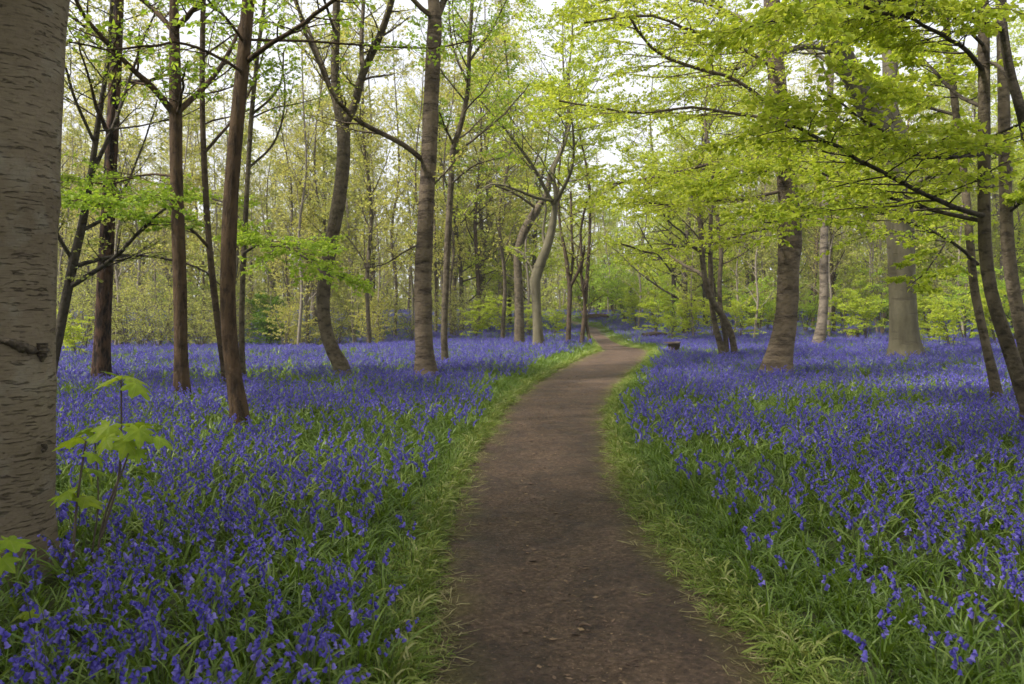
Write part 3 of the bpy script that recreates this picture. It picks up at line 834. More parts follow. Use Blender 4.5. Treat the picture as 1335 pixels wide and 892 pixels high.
hero('beech_tree', 'great smooth olive-grey beech with broad fork and mossy foot', 'tree',
     [(1180, 462, 47), (1179, 445, 42), (1178, 420, 39), (1176, 370, 37), (1174, 310, 38), (1170, 250, 40), (1166, 200, 42), (1164, 178, 40), (1160, 145, 24), (1161, 100, 22), (1158, 40, 20), (1155, -30, 18)], H=18, bark='beech', leaf='leaf_beech',
     limbs=[([(1166, 200), (1150, 172, -.2), (1136, 150, -.4), (1120, 118, -.6), (1102, 80, -.8), (1085, 40, -1), (1066, -10, -1.2), (1050, -60, -1.4)], 34, 22, dict(fork=1, lf=5, n2=8, n3=6, t0=0.4, l2=0.5)),
            ([(1150, 210), (1110, 195, -2), (1070, 190, -4), (1020, 200, -6)], 8, 3, dict(leafy, lf=7, n2=13)),
            ([(1176, 260), (1210, 230, -1.5), (1250, 215, -3), (1300, 205, -4)], 8, 3, dict(leafy, lf=7, n2=13)),
            ([(1100, 75), (1060, 60, -2), (1010, 70, -3.5), (960, 90, -5)], 10, 3, dict(leafy, lf=7, n2=13))],
     auto=dict(n=14, z0=9.5, len=6, lf=8, n2=10, n3=7, ls=0.09), amp=0.03, flare=0.4, flz=0.3, lobes=6, sides=28, nr=80, seed=20)
low = dict(lf=10, n2=22, n3=9, l2=0.33, up=0.0, planar=0.92, t0=0.12, flat=0.5, bark='dark', ls=0.068)
hero('arching_tree', 'slim brown stem leaning at the right edge, arching branches reaching over the bluebells', 'tree',
     [(1299, 512, 15), (1290, 470, 13), (1280, 425, 12), (1270, 375, 12), (1265, 320, 11), (1259, 250, 11), (1249, 170, 10), (1240, 90, 10), (1233, 20, 9), (1230, -40, 8)], H=12, bark='greybark', leaf='leaf_beech',
     limbs=[([(1275, 345), (1245, 318, -.2), (1205, 298, -.5), (1165, 282, -.8), (1110, 272, -1.2), (1050, 282, -1.6), (990, 292, -1.9)], 5, 2, low),
            ([(1262, 270), (1240, 300, -.6), (1215, 345, -1), (1190, 372, -1.3)], 3, 1.5, dict(low, n2=10)),
            ([(1246, 150), (1210, 140, .4), (1170, 120, .8), (1120, 90, 1.2)], 5, 2, low)],
     auto=dict(n=10, z0=5.5, len=3.0, lf=8, n2=9, n3=7, up1=0.15, ls=0.065), sides=12, seed=21)
hero('curving_tree', 'smooth grey stem curving up from the right edge with long dark low limbs', 'tree',
     [(1344, 545, 24), (1330, 500, 21), (1316, 455, 20), (1302, 415, 19), (1291, 375, 18), (1285, 330, 18), (1283, 270, 17), (1283, 190, 17), (1283, 100, 16), (1282, 20, 15), (1281, -40, 14)], H=14, bark='greybark', leaf='leaf_beech',
     limbs=[([(1286, 282), (1262, 276, -.2), (1225, 262, -.5), (1180, 240, -.9), (1130, 215, -1.3), (1075, 185, -1.7), (1030, 165, -2), (980, 168, -2.3)], 8, 3, low),
            ([(1290, 290), (1240, 280, .3), (1180, 264, .6), (1110, 240, .9), (1050, 222, 1.2), (980, 225, 1.5), (900, 245, 1.8)], 7, 2, dict(low, n2=30)),
            ([(1284, 95), (1262, 68, -.2), (1232, 48, -.5), (1200, 32, -.8), (1160, 12, -1.1), (1110, -15, -1.4)], 7, 3, low),
            ([(1282, 140), (1250, 125, .4), (1215, 90, .8), (1190, 62, 1.1), (1150, 50, 1.3), (1090, 40, 1.6)], 6, 2, low),
            ([(1284, 200), (1245, 205, -.8), (1190, 195, -1.5), (1130, 155, -2.1), (1070, 120, -2.6)], 5, 2, low),
            ([(1283, 60), (1240, 20, -.8), (1170, 0, -1.6), (1080, 20, -2.4), (990, 30, -3)], 5, 2, dict(low, n2=30))],
     auto=dict(n=12, z0=5.5, len=4.2, lf=8, n2=9, n3=7, up1=0.15, ls=0.065), sides=14, seed=22)
hero('upright_tree', 'straight grey stem rising behind the curving one at the right edge', 'tree',
     [(1352, 520, 21), (1342, 480, 20), (1332, 430, 19), (1320, 370, 18), (1314, 320, 18), (1311, 250, 17), (1309, 150, 16), (1307, 60, 15), (1305, -30, 14)], D=12.2, H=14, bark='greybark', leaf='leaf_beech',
     limbs=[([(1310, 205), (1280, 195, .5), (1230, 205, 1), (1170, 195, 1.5), (1110, 170, 2)], 5, 2, low),
            ([(1312, 280), (1350, 250, -.5), (1400, 230, -1)], 5, 2, low)],
     auto=dict(n=10, z0=6, len=4, lf=8, n2=9, n3=7, ls=0.07), sides=14, seed=23)
hero('dark_stem_tree', 'blackish thin stem bending in at the upper right corner', 'tree',
     [(1420, 640, 20), (1395, 500, 18), (1370, 330, 16), (1345, 210, 15), (1330, 140, 14), (1318, 100, 13), (1310, 55, 12), (1304, 0, 11), (1296, -60, 10)], D=8.6, H=9, bark='dark', leaf='leaf_beech',
     limbs=[([(1308, 40), (1270, 22, -.3), (1225, 12, -.6), (1170, 20, -.9), (1110, 5, -1.2), (1050, -20, -1.4)], 7, 3, dict(low, ls=0.055, n2=13, lf=6)),
            ([(1322, 110), (1300, 85, .2), (1275, 80, .5), (1235, 65, .8), (1180, 75, 1.2)], 6, 2, dict(low, ls=0.055, n2=12, lf=6)),
            ([(1335, 160), (1290, 180, .3), (1235, 230, .6), (1190, 262, .8)], 4, 2, dict(low, ls=0.05, n2=10))],
     auto=dict(n=9, z0=4.9, len=3.2, lf=5, n2=8, n3=6, ls=0.06), sides=12, seed=24)

# bark ridges over old branch scars on the cherry
def scar(root, pts, wpx):
    """a lumpy weathered ridge grown into the bark"""
    base = np.array(root.location)
    axx, D = (4 - W0 / 2) / FOC * 4.35, 4.35
    R0 = 0.269
    out_ = []
    for a, b_ in pts:
        p_ = at(a, b_, 4.08)
        dx = np.clip(p_[0] - axx, -0.97 * R0, 0.97 * R0)
        yy = math.sqrt(R0 ** 2 - dx ** 2)
        out_.append([axx + dx * 0.985, D - yy * 0.985, p_[2]])
    n_ = 40
    c = catmull(np.array(out_), n_) - base
    rad = wpx * 4.08 / FOC / 2 * np.sin(np.linspace(0.1, PI - 0.1, n_)) ** 0.7 * (0.65 + 0.7 * fbm(np.arange(n_) * 0.45, np.zeros(n_) + wpx))
    v, q = tubes(c[None], rad[None], 12)
    v = v + (fbm(v[:, 0] * 70, v[:, 1] * 70, v[:, 2] * 90)[:, None] - 0.5) * 0.02 * (v - np.repeat(c, 12, 0)) / np.maximum(np.repeat(rad, 12), 1e-4)[:, None]
    b = MB()
    b.add(v, q)
    b.build('branch_scar', M['scar'], root)
M['scar'] = plain_mat('scar_bark', (0.022, 0.016, 0.012), (0.10, 0.075, 0.05), 45, 0.9, 0.9, 0.01)
scar(big, [(-18, 214), (2, 206), (20, 208), (36, 218), (46, 228), (52, 232)], 10)
scar(big, [(34, 476), (42, 460), (54, 450), (64, 452), (69, 464)], 15)
scar(big, [(46, 470), (56, 462), (66, 458)], 13)
scar(big, [(-10, 444), (4, 448), (16, 456), (24, 462)], 13)
scar(big, [(28, 600), (36, 592), (44, 588), (50, 592)], 7)
scar(big, [(48, 4), (56, 12), (66, 8), (74, -4)], 16)
scar(big, [(-12, 18), (0, 26), (14, 36)], 10)

# ------------------------------------------------------------------ background wood
def proto_tree(kind, H, r0, bark, leaf, nlimb, z0, limlen, a1, lf, ls, seed, lean=0.6, up1=0.5, n2=7, n3=5):
    """trunk, branches and crown of one wood tree, base at the origin"""
    k = 7
    z = np.linspace(0, H, k)
    xy = np.cumsum(rng.normal(0, lean * 0.35, (k, 2)), 0)
    xy -= xy[0]
    C = np.column_stack([xy, z, r0 * (1 - 0.85 * (z / H) ** 0.9)])
    C = np.vstack([[0, 0, -0.4, r0 * 1.1], C])
    Cc = catmull(C, 26)
    Cc[:, 3] = np.maximum(Cc[:, 3], 0.01)
    b = MB()
    trunk_mesh(b, Cc, 9, (), 0.08, 0.3, 4, seed)
    tm = b.mesh('trunk', M[bark])
    t0 = z0 / H
    P1, R1, _ = spawn(Cc[None, :, :3], Cc[None, :, 3], nlimb, t0, 0.98, a1, limlen, 8, 0.45, up1, 0.12, 0.3, 0.2, 0.012, 0.5)
    P2, R2, _ = spawn(P1, R1, n2, 0.15, 1, 45, limlen * 0.45, 6, 0.5, 0.25, 0.12, 0.6, 0.3, 0.007)
    P3, R3, _ = spawn(P2, R2, n3, 0.15, 1, 42, limlen * 0.22, 4, 0.55, 0.1, 0.12, 0.6, 0.5, 0.0045)
    b = MB()
    b.add(*tubes(P1, R1, 5)).add(*tubes(P2, R2, 3)).add(*tubes(P3, R3, 3))
    bm_ = b.mesh('branches', M[bark])
    b = MB()
    b.add(*leaves(P3, lf, ls, flat=0.45), smooth=False).add(*leaves(P2, lf, ls, flat=0.45), smooth=False)
    cm = b.mesh('crown', M[leaf])
    return (tm, bm_, cm)

def place(name, parts, loc, rz, sc, label, cat, group, names=('trunk', 'branches', 'crown')):
    r = link(name, None, None, loc)
    r.rotation_euler = (0, 0, rz)
    r.scale = (sc, sc, sc)
    r.empty_display_size = 0.2
    tag(r, label, cat, group)
    for n_, me in zip(names, parts):
        if me is not None: link(n_, me, r)
    return r

PT = {}
PT['pole_a'] = proto_tree('pole', 15, 0.09, 'greybark', 'leaf_yellow', 22, 2.6, 2.6, 40, 4, 0.11, 31)
PT['pole_b'] = proto_tree('pole', 18, 0.13, 'brown', 'leaf_yellow', 24, 3.4, 3.2, 46, 4, 0.11, 32)
PT['pole_c'] = proto_tree('pole', 11, 0.06, 'paletwig', 'leaf_olive', 20, 1.2, 2.2, 42, 6, 0.10, 33)
PT['wide_a'] = proto_tree('wide', 17, 0.20, 'greybark', 'leaf_olive', 24, 2.8, 4.6, 58, 9, 0.12, 34, 0.9)
PT['wide_b'] = proto_tree('wide', 16, 0.17, 'dark', 'leaf_beech', 24, 2.0, 4.8, 66, 11, 0.12, 35, 0.9, 0.25)
PT['lime_a'] = proto_tree('lime', 13, 0.10, 'greybark', 'leaf_beech', 24, 0.9, 3.4, 72, 12, 0.11, 36, 0.7, 0.15)
PT['bare_a'] = proto_tree('bare', 13, 0.07, 'paletwig', 'leaf_yellow', 18, 1.6, 2.2, 34, 2, 0.09, 37)
KIND_WORDS = dict(pole_a='slender yellow-leaved pole tree', pole_b='tall brown pole tree', pole_c='spindly olive-leaved tree',
                  wide_a='spreading grey tree', wide_b='dark spreading fresh green tree', lime_a='small leafy bright green tree', bare_a='pale nearly bare young tree')
REGIONS = [(-900, 150, 'behind the pine trunk'), (150, 237, 'between pine and russet trunks'), (237, 330, 'behind the nearest bowed trunk'), (330, 440, 'left of the S-curved trunk'),
           (440, 560, 'between S-curved and ringed trunks'), (560, 690, 'between ringed trunk and crooked beech'), (690, 800, 'beyond the far path bend'),
           (800, 925, 'behind the flared dark stump'), (925, 1010, 'behind the multi-stemmed clump'), (1010, 1160, 'between banded trunk and great beech'), (1160, 2300, 'behind the rightmost curving stems')]
def region(px):
    for a, b, s in REGIONS:
        if a <= px < b: return s
placed = []
def free(x, y, d):
    if any((x - a) ** 2 + (y - b) ** 2 < d * d for a, b in placed): return False
    return True
NAMES = dict(pole_a='pole_tree', pole_b='tall_pole_tree', pole_c='spindly_tree', wide_a='spreading_tree', wide_b='dark_spreading_tree', lime_a='leafy_tree', bare_a='bare_tree')
for px_, D_, _l in HERO_PX:
    placed.append(((px_ - W0 / 2) / FOC * D_, D_))
def scatter_trees(n, kinds, y0, y1, px0, px1, gap):
    k = tries = 0
    while k < n and tries < n * 40:
        tries += 1
        y = math.sqrt(rng.uniform(y0 * y0, y1 * y1))
        px = rng.uniform(px0, px1)
        x = (px - W0 / 2) / FOC * y
        if float(path_d(x, y)) < 1.3 + 0.01 * y or not free(x, y, gap): continue
        placed.append((x, y))
        kd = kinds[int(rng.integers(len(kinds)))]
        reg = region(px)
        far = 'deep in the wood' if y > 55 else 'at the wood edge'
        place(NAMES[kd], PT[kd], (x, y, float(ground(x, y))), rng.uniform(0, 6.28), rng.uniform(0.8, 1.2), KIND_WORDS[kd] + ' ' + far + ' ' + reg, 'tree', KIND_WORDS[kd] + 's ' + far + ' ' + reg)
        k += 1
scatter_trees(7, ['wide_b', 'wide_a'], 40, 62, 585, 760, 2.0)
scatter_trees(58, ['pole_a', 'pole_b', 'pole_c', 'bare_a', 'pole_a', 'bare_a'], 29, 50, 60, 690, 1.1)
scatter_trees(62, ['pole_a', 'pole_b', 'wide_a', 'bare_a', 'pole_c'], 50, 90, 20, 700, 1.8)
scatter_trees(9, ['lime_a', 'pole_c', 'bare_a'], 50, 88, 690, 800, 1.8)
scatter_trees(44, ['lime_a', 'pole_c', 'bare_a', 'pole_b', 'wide_b', 'bare_a'], 34, 60, 810, 1330, 1.5)
scatter_trees(44, ['wide_a', 'wide_b', 'pole_b', 'lime_a'], 58, 95, 780, 1340, 2.0)
scatter_trees(12, ['pole_a', 'wide_a'], 32, 80, -150, 20, 2.0)
scatter_trees(12, ['lime_a', 'wide_b'], 32, 80, 1340, 1480, 2.0)

for kd, x, y, sc in (('wide_a', -5.5, -3.5, 1.0), ('lime_a', 6.0, -4.0, 1.25), ('wide_b', 9.0, 3.0, 1.0), ('wide_a', 1.5, -9.0, 1.05), ('pole_b', -9.5, 2.0, 1.0), ('wide_b', -4.2, 0.6, 1.1), ('wide_b', -10.0, -6.0, 1.2), ('wide_b', -8.5, -2.5, 1.15), ('wide_b', -12.5, 2.0, 1.2), ('wide_b', -9.5, 5.2, 1.1), ('wide_b', -14.5, 7.0, 1.2), ('lime_a', -2.5, -6.5, 1.3)):  # unseen trees added beside and behind the camera to shade the foreground
    place(NAMES[kd], PT[kd], (x, y, float(ground(x, y))), x, sc, KIND_WORDS[kd] + ' out of view, added to shade the foreground', 'tree', 'unseen trees added for shade')
# ---- shrubs and low leafy sprays
def proto_shrub(H, nst, leaf, bark, lf, ls, spread, flat=0.6, n2=8, n3=6, up=0.0):
    st = []
    for i in range(nst):
        a = rng.uniform(0, 2 * PI)
        d = np.array([math.cos(a), math.sin(a), 0]) * spread * rng.uniform(0.3, 1)
        z = np.linspace(0, 1, 6)[:, None]
        p_ = d * z ** 1.3 + np.array([0, 0, 1.0]) * z * H * rng.uniform(0.6, 1) + rng.normal(0, 0.04 * H, (6, 3)) * z
        p_[0, 2] = -0.15
        st.append(catmull(p_, 9))
    P0 = np.array(st)
    R0 = np.repeat(np.linspace(0.022, 0.006, 9)[None], nst, 0) * H / 3
    P1, R1, _ = spawn(P0, R0, n2, 0.2, 1, 65, H * 0.42, 7, 0.5, up, 0.1, 0.6, 0.3, 0.004)
    P2, R2, _ = spawn(P1, R1, n3, 0.1, 1, 48, H * 0.17, 5, 0.5, 0.0, 0.1, 0.92, 0.4, 0.003)
    b = MB()
    b.add(*tubes(P0, R0, 6))
    s_ = b.mesh('stems', M[bark])
    b = MB()
    b.add(*tubes(P1, R1, 4)).add(*tubes(P2, R2, 3))
    t_ = b.mesh('branches', M[bark])
    b = MB()
    b.add(*leaves(P2, lf, ls, flat=flat), smooth=False).add(*leaves(P1, lf, ls, flat=flat), smooth=False)
    return (s_, t_, b.mesh('foliage', M[leaf]))
SH = {}
SH['spray'] = proto_shrub(2.6, 5, 'leaf_beech', 'twig', 12, 0.08, 1.0)
SH['spray2'] = proto_shrub(3.4, 6, 'leaf_lime', 'greybark', 12, 0.085, 1.3)
SH['tangle'] = proto_shrub(2.4, 9, 'leaf_olive', 'twig', 4, 0.06, 1.4, 0.4, 10, 6, 0.2)
SH['yellow'] = proto_shrub(3.0, 5, 'leaf_yellow', 'paletwig', 7, 0.08, 1.0, 0.5, 8, 5, 0.2)
SH['dense'] = proto_shrub(2.6, 9, 'leaf_green', 'dark', 12, 0.075, 1.1, 0.4, 10, 7, 0.2)
SHW = dict(spray='fresh green flat-sprayed shrub', spray2='tall lime layered shrub', tangle='tangled twiggy olive shrub', yellow='thin yellow-dotted shrub', dense='dense mid green bush')
SHN = dict(spray='spray_shrub', spray2='lime_shrub', tangle='tangled_shrub', yellow='yellow_leaf_shrub', dense='dense_bush')
def shrub(kd, px, D, sc=1.0):
    x = (px - W0 / 2) / FOC * D
    if float(path_d(x, D)) < 0.9: return
    dist = 'at the back of the bluebells' if D < 42 else 'far off in the wood'
    place(SHN[kd], SH[kd], (x, D, float(ground(x, D))), rng.uniform(0, 6.28), sc, SHW[kd] + ' ' + dist + ' ' + region(px), 'shrub', SHW[kd] + 's ' + dist + ' ' + region(px), ('stems', 'branches', 'foliage'))
for kd, px, D, sc in [('spray', 620, 36, .8), ('spray', 655, 38, .9), ('spray', 690, 40, .8), ('spray', 722, 37, .7), ('spray', 752, 42, .8), ('spray', 640, 44, .9), ('yellow', 480, 32, .8), ('yellow', 500, 36, 1), ('yellow', 400, 33, 1), ('yellow', 370, 30, .9),
                      ('dense', 352, 36, 1.1), ('tangle', 110, 27, 1.1), ('tangle', 165, 29, 1.1), ('tangle', 205, 27, 1.0), ('tangle', 260, 31, 1.1), ('tangle', 300, 30, 1), ('tangle', 410, 34, 1.0), ('tangle', 540, 36, 1.0), ('tangle', 595, 37, 1.0),
                      ('spray', 100, 22, .55), ('tangle', 90, 30, 1.3), ('tangle', 185, 34, 1.4), ('tangle', 240, 36, 1.3), ('tangle', 290, 38, 1.4), ('tangle', 440, 38, 1.2), ('tangle', 490, 42, 1.3), ('tangle', 620, 42, 1.2), ('spray', 855, 40, 1.0), ('spray2', 880, 43, 1.0), ('spray', 905, 36, .9), ('spray', 930, 38, .9), ('spray', 965, 36, .9), ('spray2', 990, 44, 1.1), ('spray', 875, 34, .6),
                      ('spray', 1000, 46, 1), ('spray2', 1050, 42, 1.0), ('spray', 1100, 38, 1.1), ('spray', 1130, 34, 1.0), ('spray2', 1150, 40, 1.2), ('spray', 1215, 30, 1.0), ('spray', 1240, 26, .8), ('spray2', 1260, 34, 1.2), ('spray', 1300, 28, 1.0), ('spray2', 1325, 32, 1.2),
                      ('spray', 1200, 24, .45), ('spray', 830, 48, 1.1), ('spray2', 815, 56, 1.2), ('spray2', 765, 60, 1.3), ('spray2', 740, 56, 1.2), ('spray', 850, 60, 1.3), ('spray2', 800, 66, 1.6), ('spray2', 780, 72, 1.8), ('spray2', 820, 75, 1.8),
                      ('tangle', 460, 46, 1.4), ('tangle', 330, 48, 1.4), ('spray2', 250, 46, 1.3), ('spray2', 640, 60, 1.4), ('yellow', 580, 46, 1.3), ('yellow', 300, 44, 1.3), ('spray2', 930, 60, 1.4), ('spray2', 1010, 62, 1.5), ('spray2', 1100, 56, 1.4), ('spray2', 1180, 52, 1.4), ('spray2', 1250, 56, 1.5), ('spray2', 1320, 60, 1.5), ('spray2', 880, 70, 1.7)]:
    shrub(kd, px, D, sc)

# ---- the far wood, one mass of stems and leaf
b, lv = MB(), MB()
n = 1000
y = rng.uniform(90, 160, n)
x = (rng.uniform(-150, 1480, n) - W0 / 2) / FOC * y
hz_ = rng.uniform(10, 21, n)
s = np.linspace(0, 1, 6)
base = np.stack([x, y, ground(x, y) - 0.3], -1)
P = base[:, None, :] + np.stack([0 * s, 0 * s, s], -1)[None] * hz_[:, None, None] + np.cumsum(rng.normal(0, .22, (n, 6, 3)), 1) * np.array([1, 1, 0]) * (s[None, :, None] > 0)
R = rng.uniform(0.05, 0.16, n)[:, None] * (1 - 0.85 * s)[None]
b.add(*tubes(P, R, 5))
P1, R1, _ = spawn(P, R, 11, 0.06, 1, 48, 3.2, 5, 0.5, 0.5, 0.12, 0.3, 0.3, 0.02)
b.add(*tubes(P1, R1, 3))
lv.add(*leaves(P1, 16, 0.34, flat=0.4), smooth=False)
xb = (rng.uniform(-200, 1500, 2600) - W0 / 2) / FOC * 92
yb = 92 + rng.uniform(-8, 12, 2600)
Pb = np.stack([xb, yb, ground(xb, yb)], -1)[:, None, :] + np.linspace(0, 1, 5)[None, :, None] * np.array([0, 0, 1.0]) * rng.uniform(1.0, 5.5, 2600)[:, None, None] + np.cumsum(rng.normal(0, .25, (2600, 5, 3)), 1) * [1, 1, 0]
b.add(*tubes(Pb, np.full((2600, 5), 0.02), 3))
lv.add(*leaves(Pb, 18, 0.34, flat=0.4, t0=0.0), smooth=False)
far = MB()
for f_, _, sm in b.F: pass
far.V, far.F, far.n = list(b.V), list(b.F), b.n
vv = np.concatenate(lv.V)
ff = np.concatenate([f for f, _, _ in lv.F])
far.add(vv, ff, 1, False)
tag(far.build('distant_wood', [M['greybark'], M['leaf_olive']]), 'distant mass of thin stems and pale leaf at the back of the wood', 'wood', kind='stuff')

# ------------------------------------------------------------------ stumps and logs
def stump(label, px, py, wpx, hpx, D, lip=1.25, name='tree_stump'):
    base = at(px, py, D)
    base[2] = float(ground(base[0], D)) 
    r = link(name, None, None, base)
    tag(r, label, 'stump')
    h, w = hpx * D / FOC, wpx * D / FOC / 2
    zz = np.array([-0.1, 0.0, 0.35, 0.62, 0.70, 0.80, 0.92, 1.0]) * h
    rr = np.array([1.05, 1.0, 0.92, 0.88, 0.90, 0.98, 1.04, 1.0]) * w * 0.8
    b = MB()
    trunk_mesh(b, np.column_stack([zz * 0.04, zz * 0, zz, rr]), 18, (), 0.16, 0.05, 4, 2)
    b.build('body', M['wood'], r)
    b = MB()
    a = np.linspace(0, 2 * PI, 15)[:-1]
    q = np.stack([np.cos(a) * w * lip * (0.92 + 0.12 * np.sin(3 * a)) - 0.12 * w, np.sin(a) * w * lip * 0.8, np.full(14, h * 1.0 + 0.004)], -1)
    q2 = q * [0.97, 0.97, 1] + np.stack([0 * a, 0 * a, h * 0.10 + 0.03 * h * np.sin(a * 2)], -1)
    i = np.arange(14)
    j = (i + 1) % 14
    b.add(np.vstack([q, q2]), np.stack([i, j, j + 14, i + 14], -1), smooth=False)
    b.add(q2, [list(range(14))], smooth=False)
    b.build('cut_top', M['wood'], r)
    return r
stump('dark rotten stump with a flared top beside the path edge', 878, 462, 19, 16.5, 24.0)
stump('low dark stump among bluebells between the birch and the great beech', 1111, 434, 22, 14, 37, 1.05)
def log(label, px0, px1, py, D, rad, dy=0, lift=0.0, mat='log'):
    p0, p1 = at(px0, py, D), at(px1, py, D + dy)
    p0[2] = float(ground(p0[0], p0[1])) + rad + lift
    p1[2] = float(ground(p1[0], p1[1])) + rad
    r = link('fallen_log', None, None, p0)
    tag(r, label, 'log')
    c = catmull(np.array([[0, 0, 0, rad], [*((p1 - p0) * 0.5 + [0, 0, 0.05]), rad * 0.95], [*(p1 - p0), rad * 0.8]]), 18)
    b = MB()
    ref_fix = c.copy()
    v, q = tubes(c[None, :, :3], c[None, :, 3], 12)
    v += rng.normal(0, rad * 0.06, v.shape)
    b.add(v, q)
    b.add(v[:12], [list(range(12))[::-1]]).add(v[-12:], [list(range(12))])
    b.build('bole', M[mat], r)
    Q, R_, _ = spawn(c[None, :, :3], c[None, :, 3], 5, 0.2, 0.95, 60, 0.8, 5, 0.3, 0.3, 0.1, 0.3, 0.3, 0.01)
    for k in range(5):
        b = MB()
        b.add(*tubes(Q[k:k + 1], R_[k:k + 1], 5))
        b.build('broken_branch', M['twig'], r)
log('dark fallen log under green sprays right of the far path', 838, 868, 437, 38.0, 0.16, 1.0, 0.0, 'wood')
log('brown log lying across the rise beyond the far path bend', 765, 792, 418, 60, 0.22, 1.5)

# ------------------------------------------------------------------ sycamore saplings
def maple_mesh(size, seed, droop):
    rg = np.random.default_rng(seed)
    lobes = [(-145, .55), (-118, .42), (-100, .80), (-78, .52), (-50, .92), (-22, .60), (0, 1.08), (22, .60), (50, .92), (78, .52), (100, .80), (118, .42), (145, .55), (178, .16)]
    pts = []
    for k in range(len(lobes) - 1):
        a0, r0 = lobes[k]
        a1, r1 = lobes[k + 1]
        pts.append((a0, r0))
        pts.append(((a0 + a1) / 2, (r0 + r1) / 2 * rg.uniform(0.92, 1.06)))
    pts.append(lobes[-1])
    a = np.radians([p_[0] for p_ in pts])
    r_ = np.array([p_[1] for p_ in pts]) * rg.uniform(0.95, 1.05, len(pts))
    rings = [0.0, 0.35, 0.7, 1.0]
    V = [[0, 0, 0]]
    for q in rings[1:]:
        for aa, rr in zip(a, r_):
            x_, y_ = math.cos(aa) * rr * q, math.sin(aa) * rr * q
            ridge = 0.05 * math.cos(aa * 7.2) * q
            V.append([x_, y_, -droop * (x_ * x_ * 0.5 + y_ * y_ * 0.9) + ridge])
    V = np.array(V) * size * 0.5
    n_ = len(a)
    b = MB()
    f3 = [[0, 1 + k, 1 + (k + 1) % n_] for k in range(n_ - 1)]
    f4 = [[1 + R0 * n_ + k, 1 + (R0 + 1) * n_ + k, 1 + (R0 + 1) * n_ + k + 1, 1 + R0 * n_ + k + 1] for R0 in range(2) for k in range(n_ - 1)]
    b.add(V, f3)
    b.F.append((np.array(f4), 0, True))
    return b.mesh('leaf', M['maple'])
MAPLE = [maple_mesh(1.0, 40 + i, 0.35 + 0.2 * (i % 3)) for i in range(5)]
def sapling(label, D, stems, lvs, name='sycamore_sapling'):
    p0 = at(stems[0][0][0][0], stems[0][0][0][1], D)
    base = np.array([p0[0], D, float(ground(p0[0], D))])
    r = link(name, None, None, base)
    tag(r, label, 'sapling')
    for pts, w in stems:
        q = np.array([at(a, b_, D + (c_[0] if c_ else 0)) for a, b_, *c_ in pts]) - base
        c = catmull(q, 12)
        b = MB()
        b.add(*tubes(c[None], (np.linspace(w, w * 0.55, 12) * D / FOC / 2)[None], 6))
        b.build('stem', M['twig'], r)
    for k, (ax, ay, tx, ty, size, dd, yaw, pit) in enumerate(lvs):
        """stalk from (ax, ay) to the leaf base (tx, ty)"""
        qa, qb = at(ax, ay, D) - base, at(tx, ty, D + dd) - base
        c = catmull(np.array([qa, (qa + qb) / 2 + [0, 0, 0.015], qb]), 6)
        lf_ = link('leaf', MAPLE[k % 5], r, qb)
        s_ = size * 1.05 * D / FOC
        lf_.scale = (s_, s_, s_)
        lf_.rotation_euler = (rng.normal(0, 0.2), math.radians(pit), math.radians(yaw))
        b = MB()
        b.add(*tubes((c - qb)[None], np.full((1, 6), 0.0016), 4))
        st_ = b.build('leaf_stalk', M['twig'], lf_)
        st_.matrix_parent_inverse = Matrix.LocRotScale(None, lf_.rotation_euler, lf_.scale).inverted()
sapling('sycamore sapling with broad yellow-green lobed leaves beside the massive cherry trunk', 4.3,
        [([(128, 790), (132, 690), (148, 640), (165, 600), (172, 575)], 4), ([(132, 700), (155, 620), (158, 560), (158, 495)], 4), ([(128, 780), (120, 740), (128, 660), (126, 600), (122, 560)], 3)],
        [(158, 500, 146, 494, 52, -.05, 190, 25), (158, 500, 172, 492, 48, .05, 20, 20), (158, 502, 178, 500, 52, -.06, -15, 30), (158, 503, 150, 488, 44, .12, 100, 10),
         (158, 570, 142, 556, 50, -.12, 230, 35), (158, 570, 176, 552, 55, .05, 60, 15), (165, 590, 182, 560, 50, -.12, -60, 38), (165, 590, 208, 570, 46, -.05, -10, 22),
         (158, 575, 128, 566, 45, -.05, 180, 20), (160, 580, 165, 575, 48, -.18, -80, 48), (172, 580, 178, 588, 34, -.15, -50, 45), (150, 585, 138, 572, 42, -.2, 250, 45), (122, 560, 116, 558, 40, .02, 170, 15)])
sapling('dark-stemmed sycamore sapling with drooping leaves touching the cherry trunk', 4.15,
        [([(93, 790), (95, 730), (100, 660), (108, 600), (112, 575)], 5)],
        [(112, 576, 98, 572, 56, -.02, 195, 22), (110, 590, 122, 592, 40, -.08, -20, 28), (100, 650, 88, 640, 50, -.05, 200, 24), (100, 655, 112, 648, 60, .04, -15, 22), (104, 630, 122, 612, 44, .08, 20, 18), (96, 720, 86, 645, 50, .06, 150, 20)])
sapling('small sycamore seedling poking up at the foot of the cherry trunk', 3.55,
        [([(-12, 830), (-8, 770), (-2, 715)], 5)], [(-2, 716, 12, 704, 62, -.02, 10, 15), (-2, 718, -10, 722, 60, -.05, 200, 25), (-2, 720, 2, 728, 50, -.1, -80, 40)])
sapling('lone pale sycamore seedling leaf low among near bluebells', 3.45,
        [([(36, 850), (38, 820), (38, 800)], 4)], [(38, 802, 44, 797, 50, -.03, 10, 20), (38, 802, 32, 798, 42, -.02, 185, 25)])

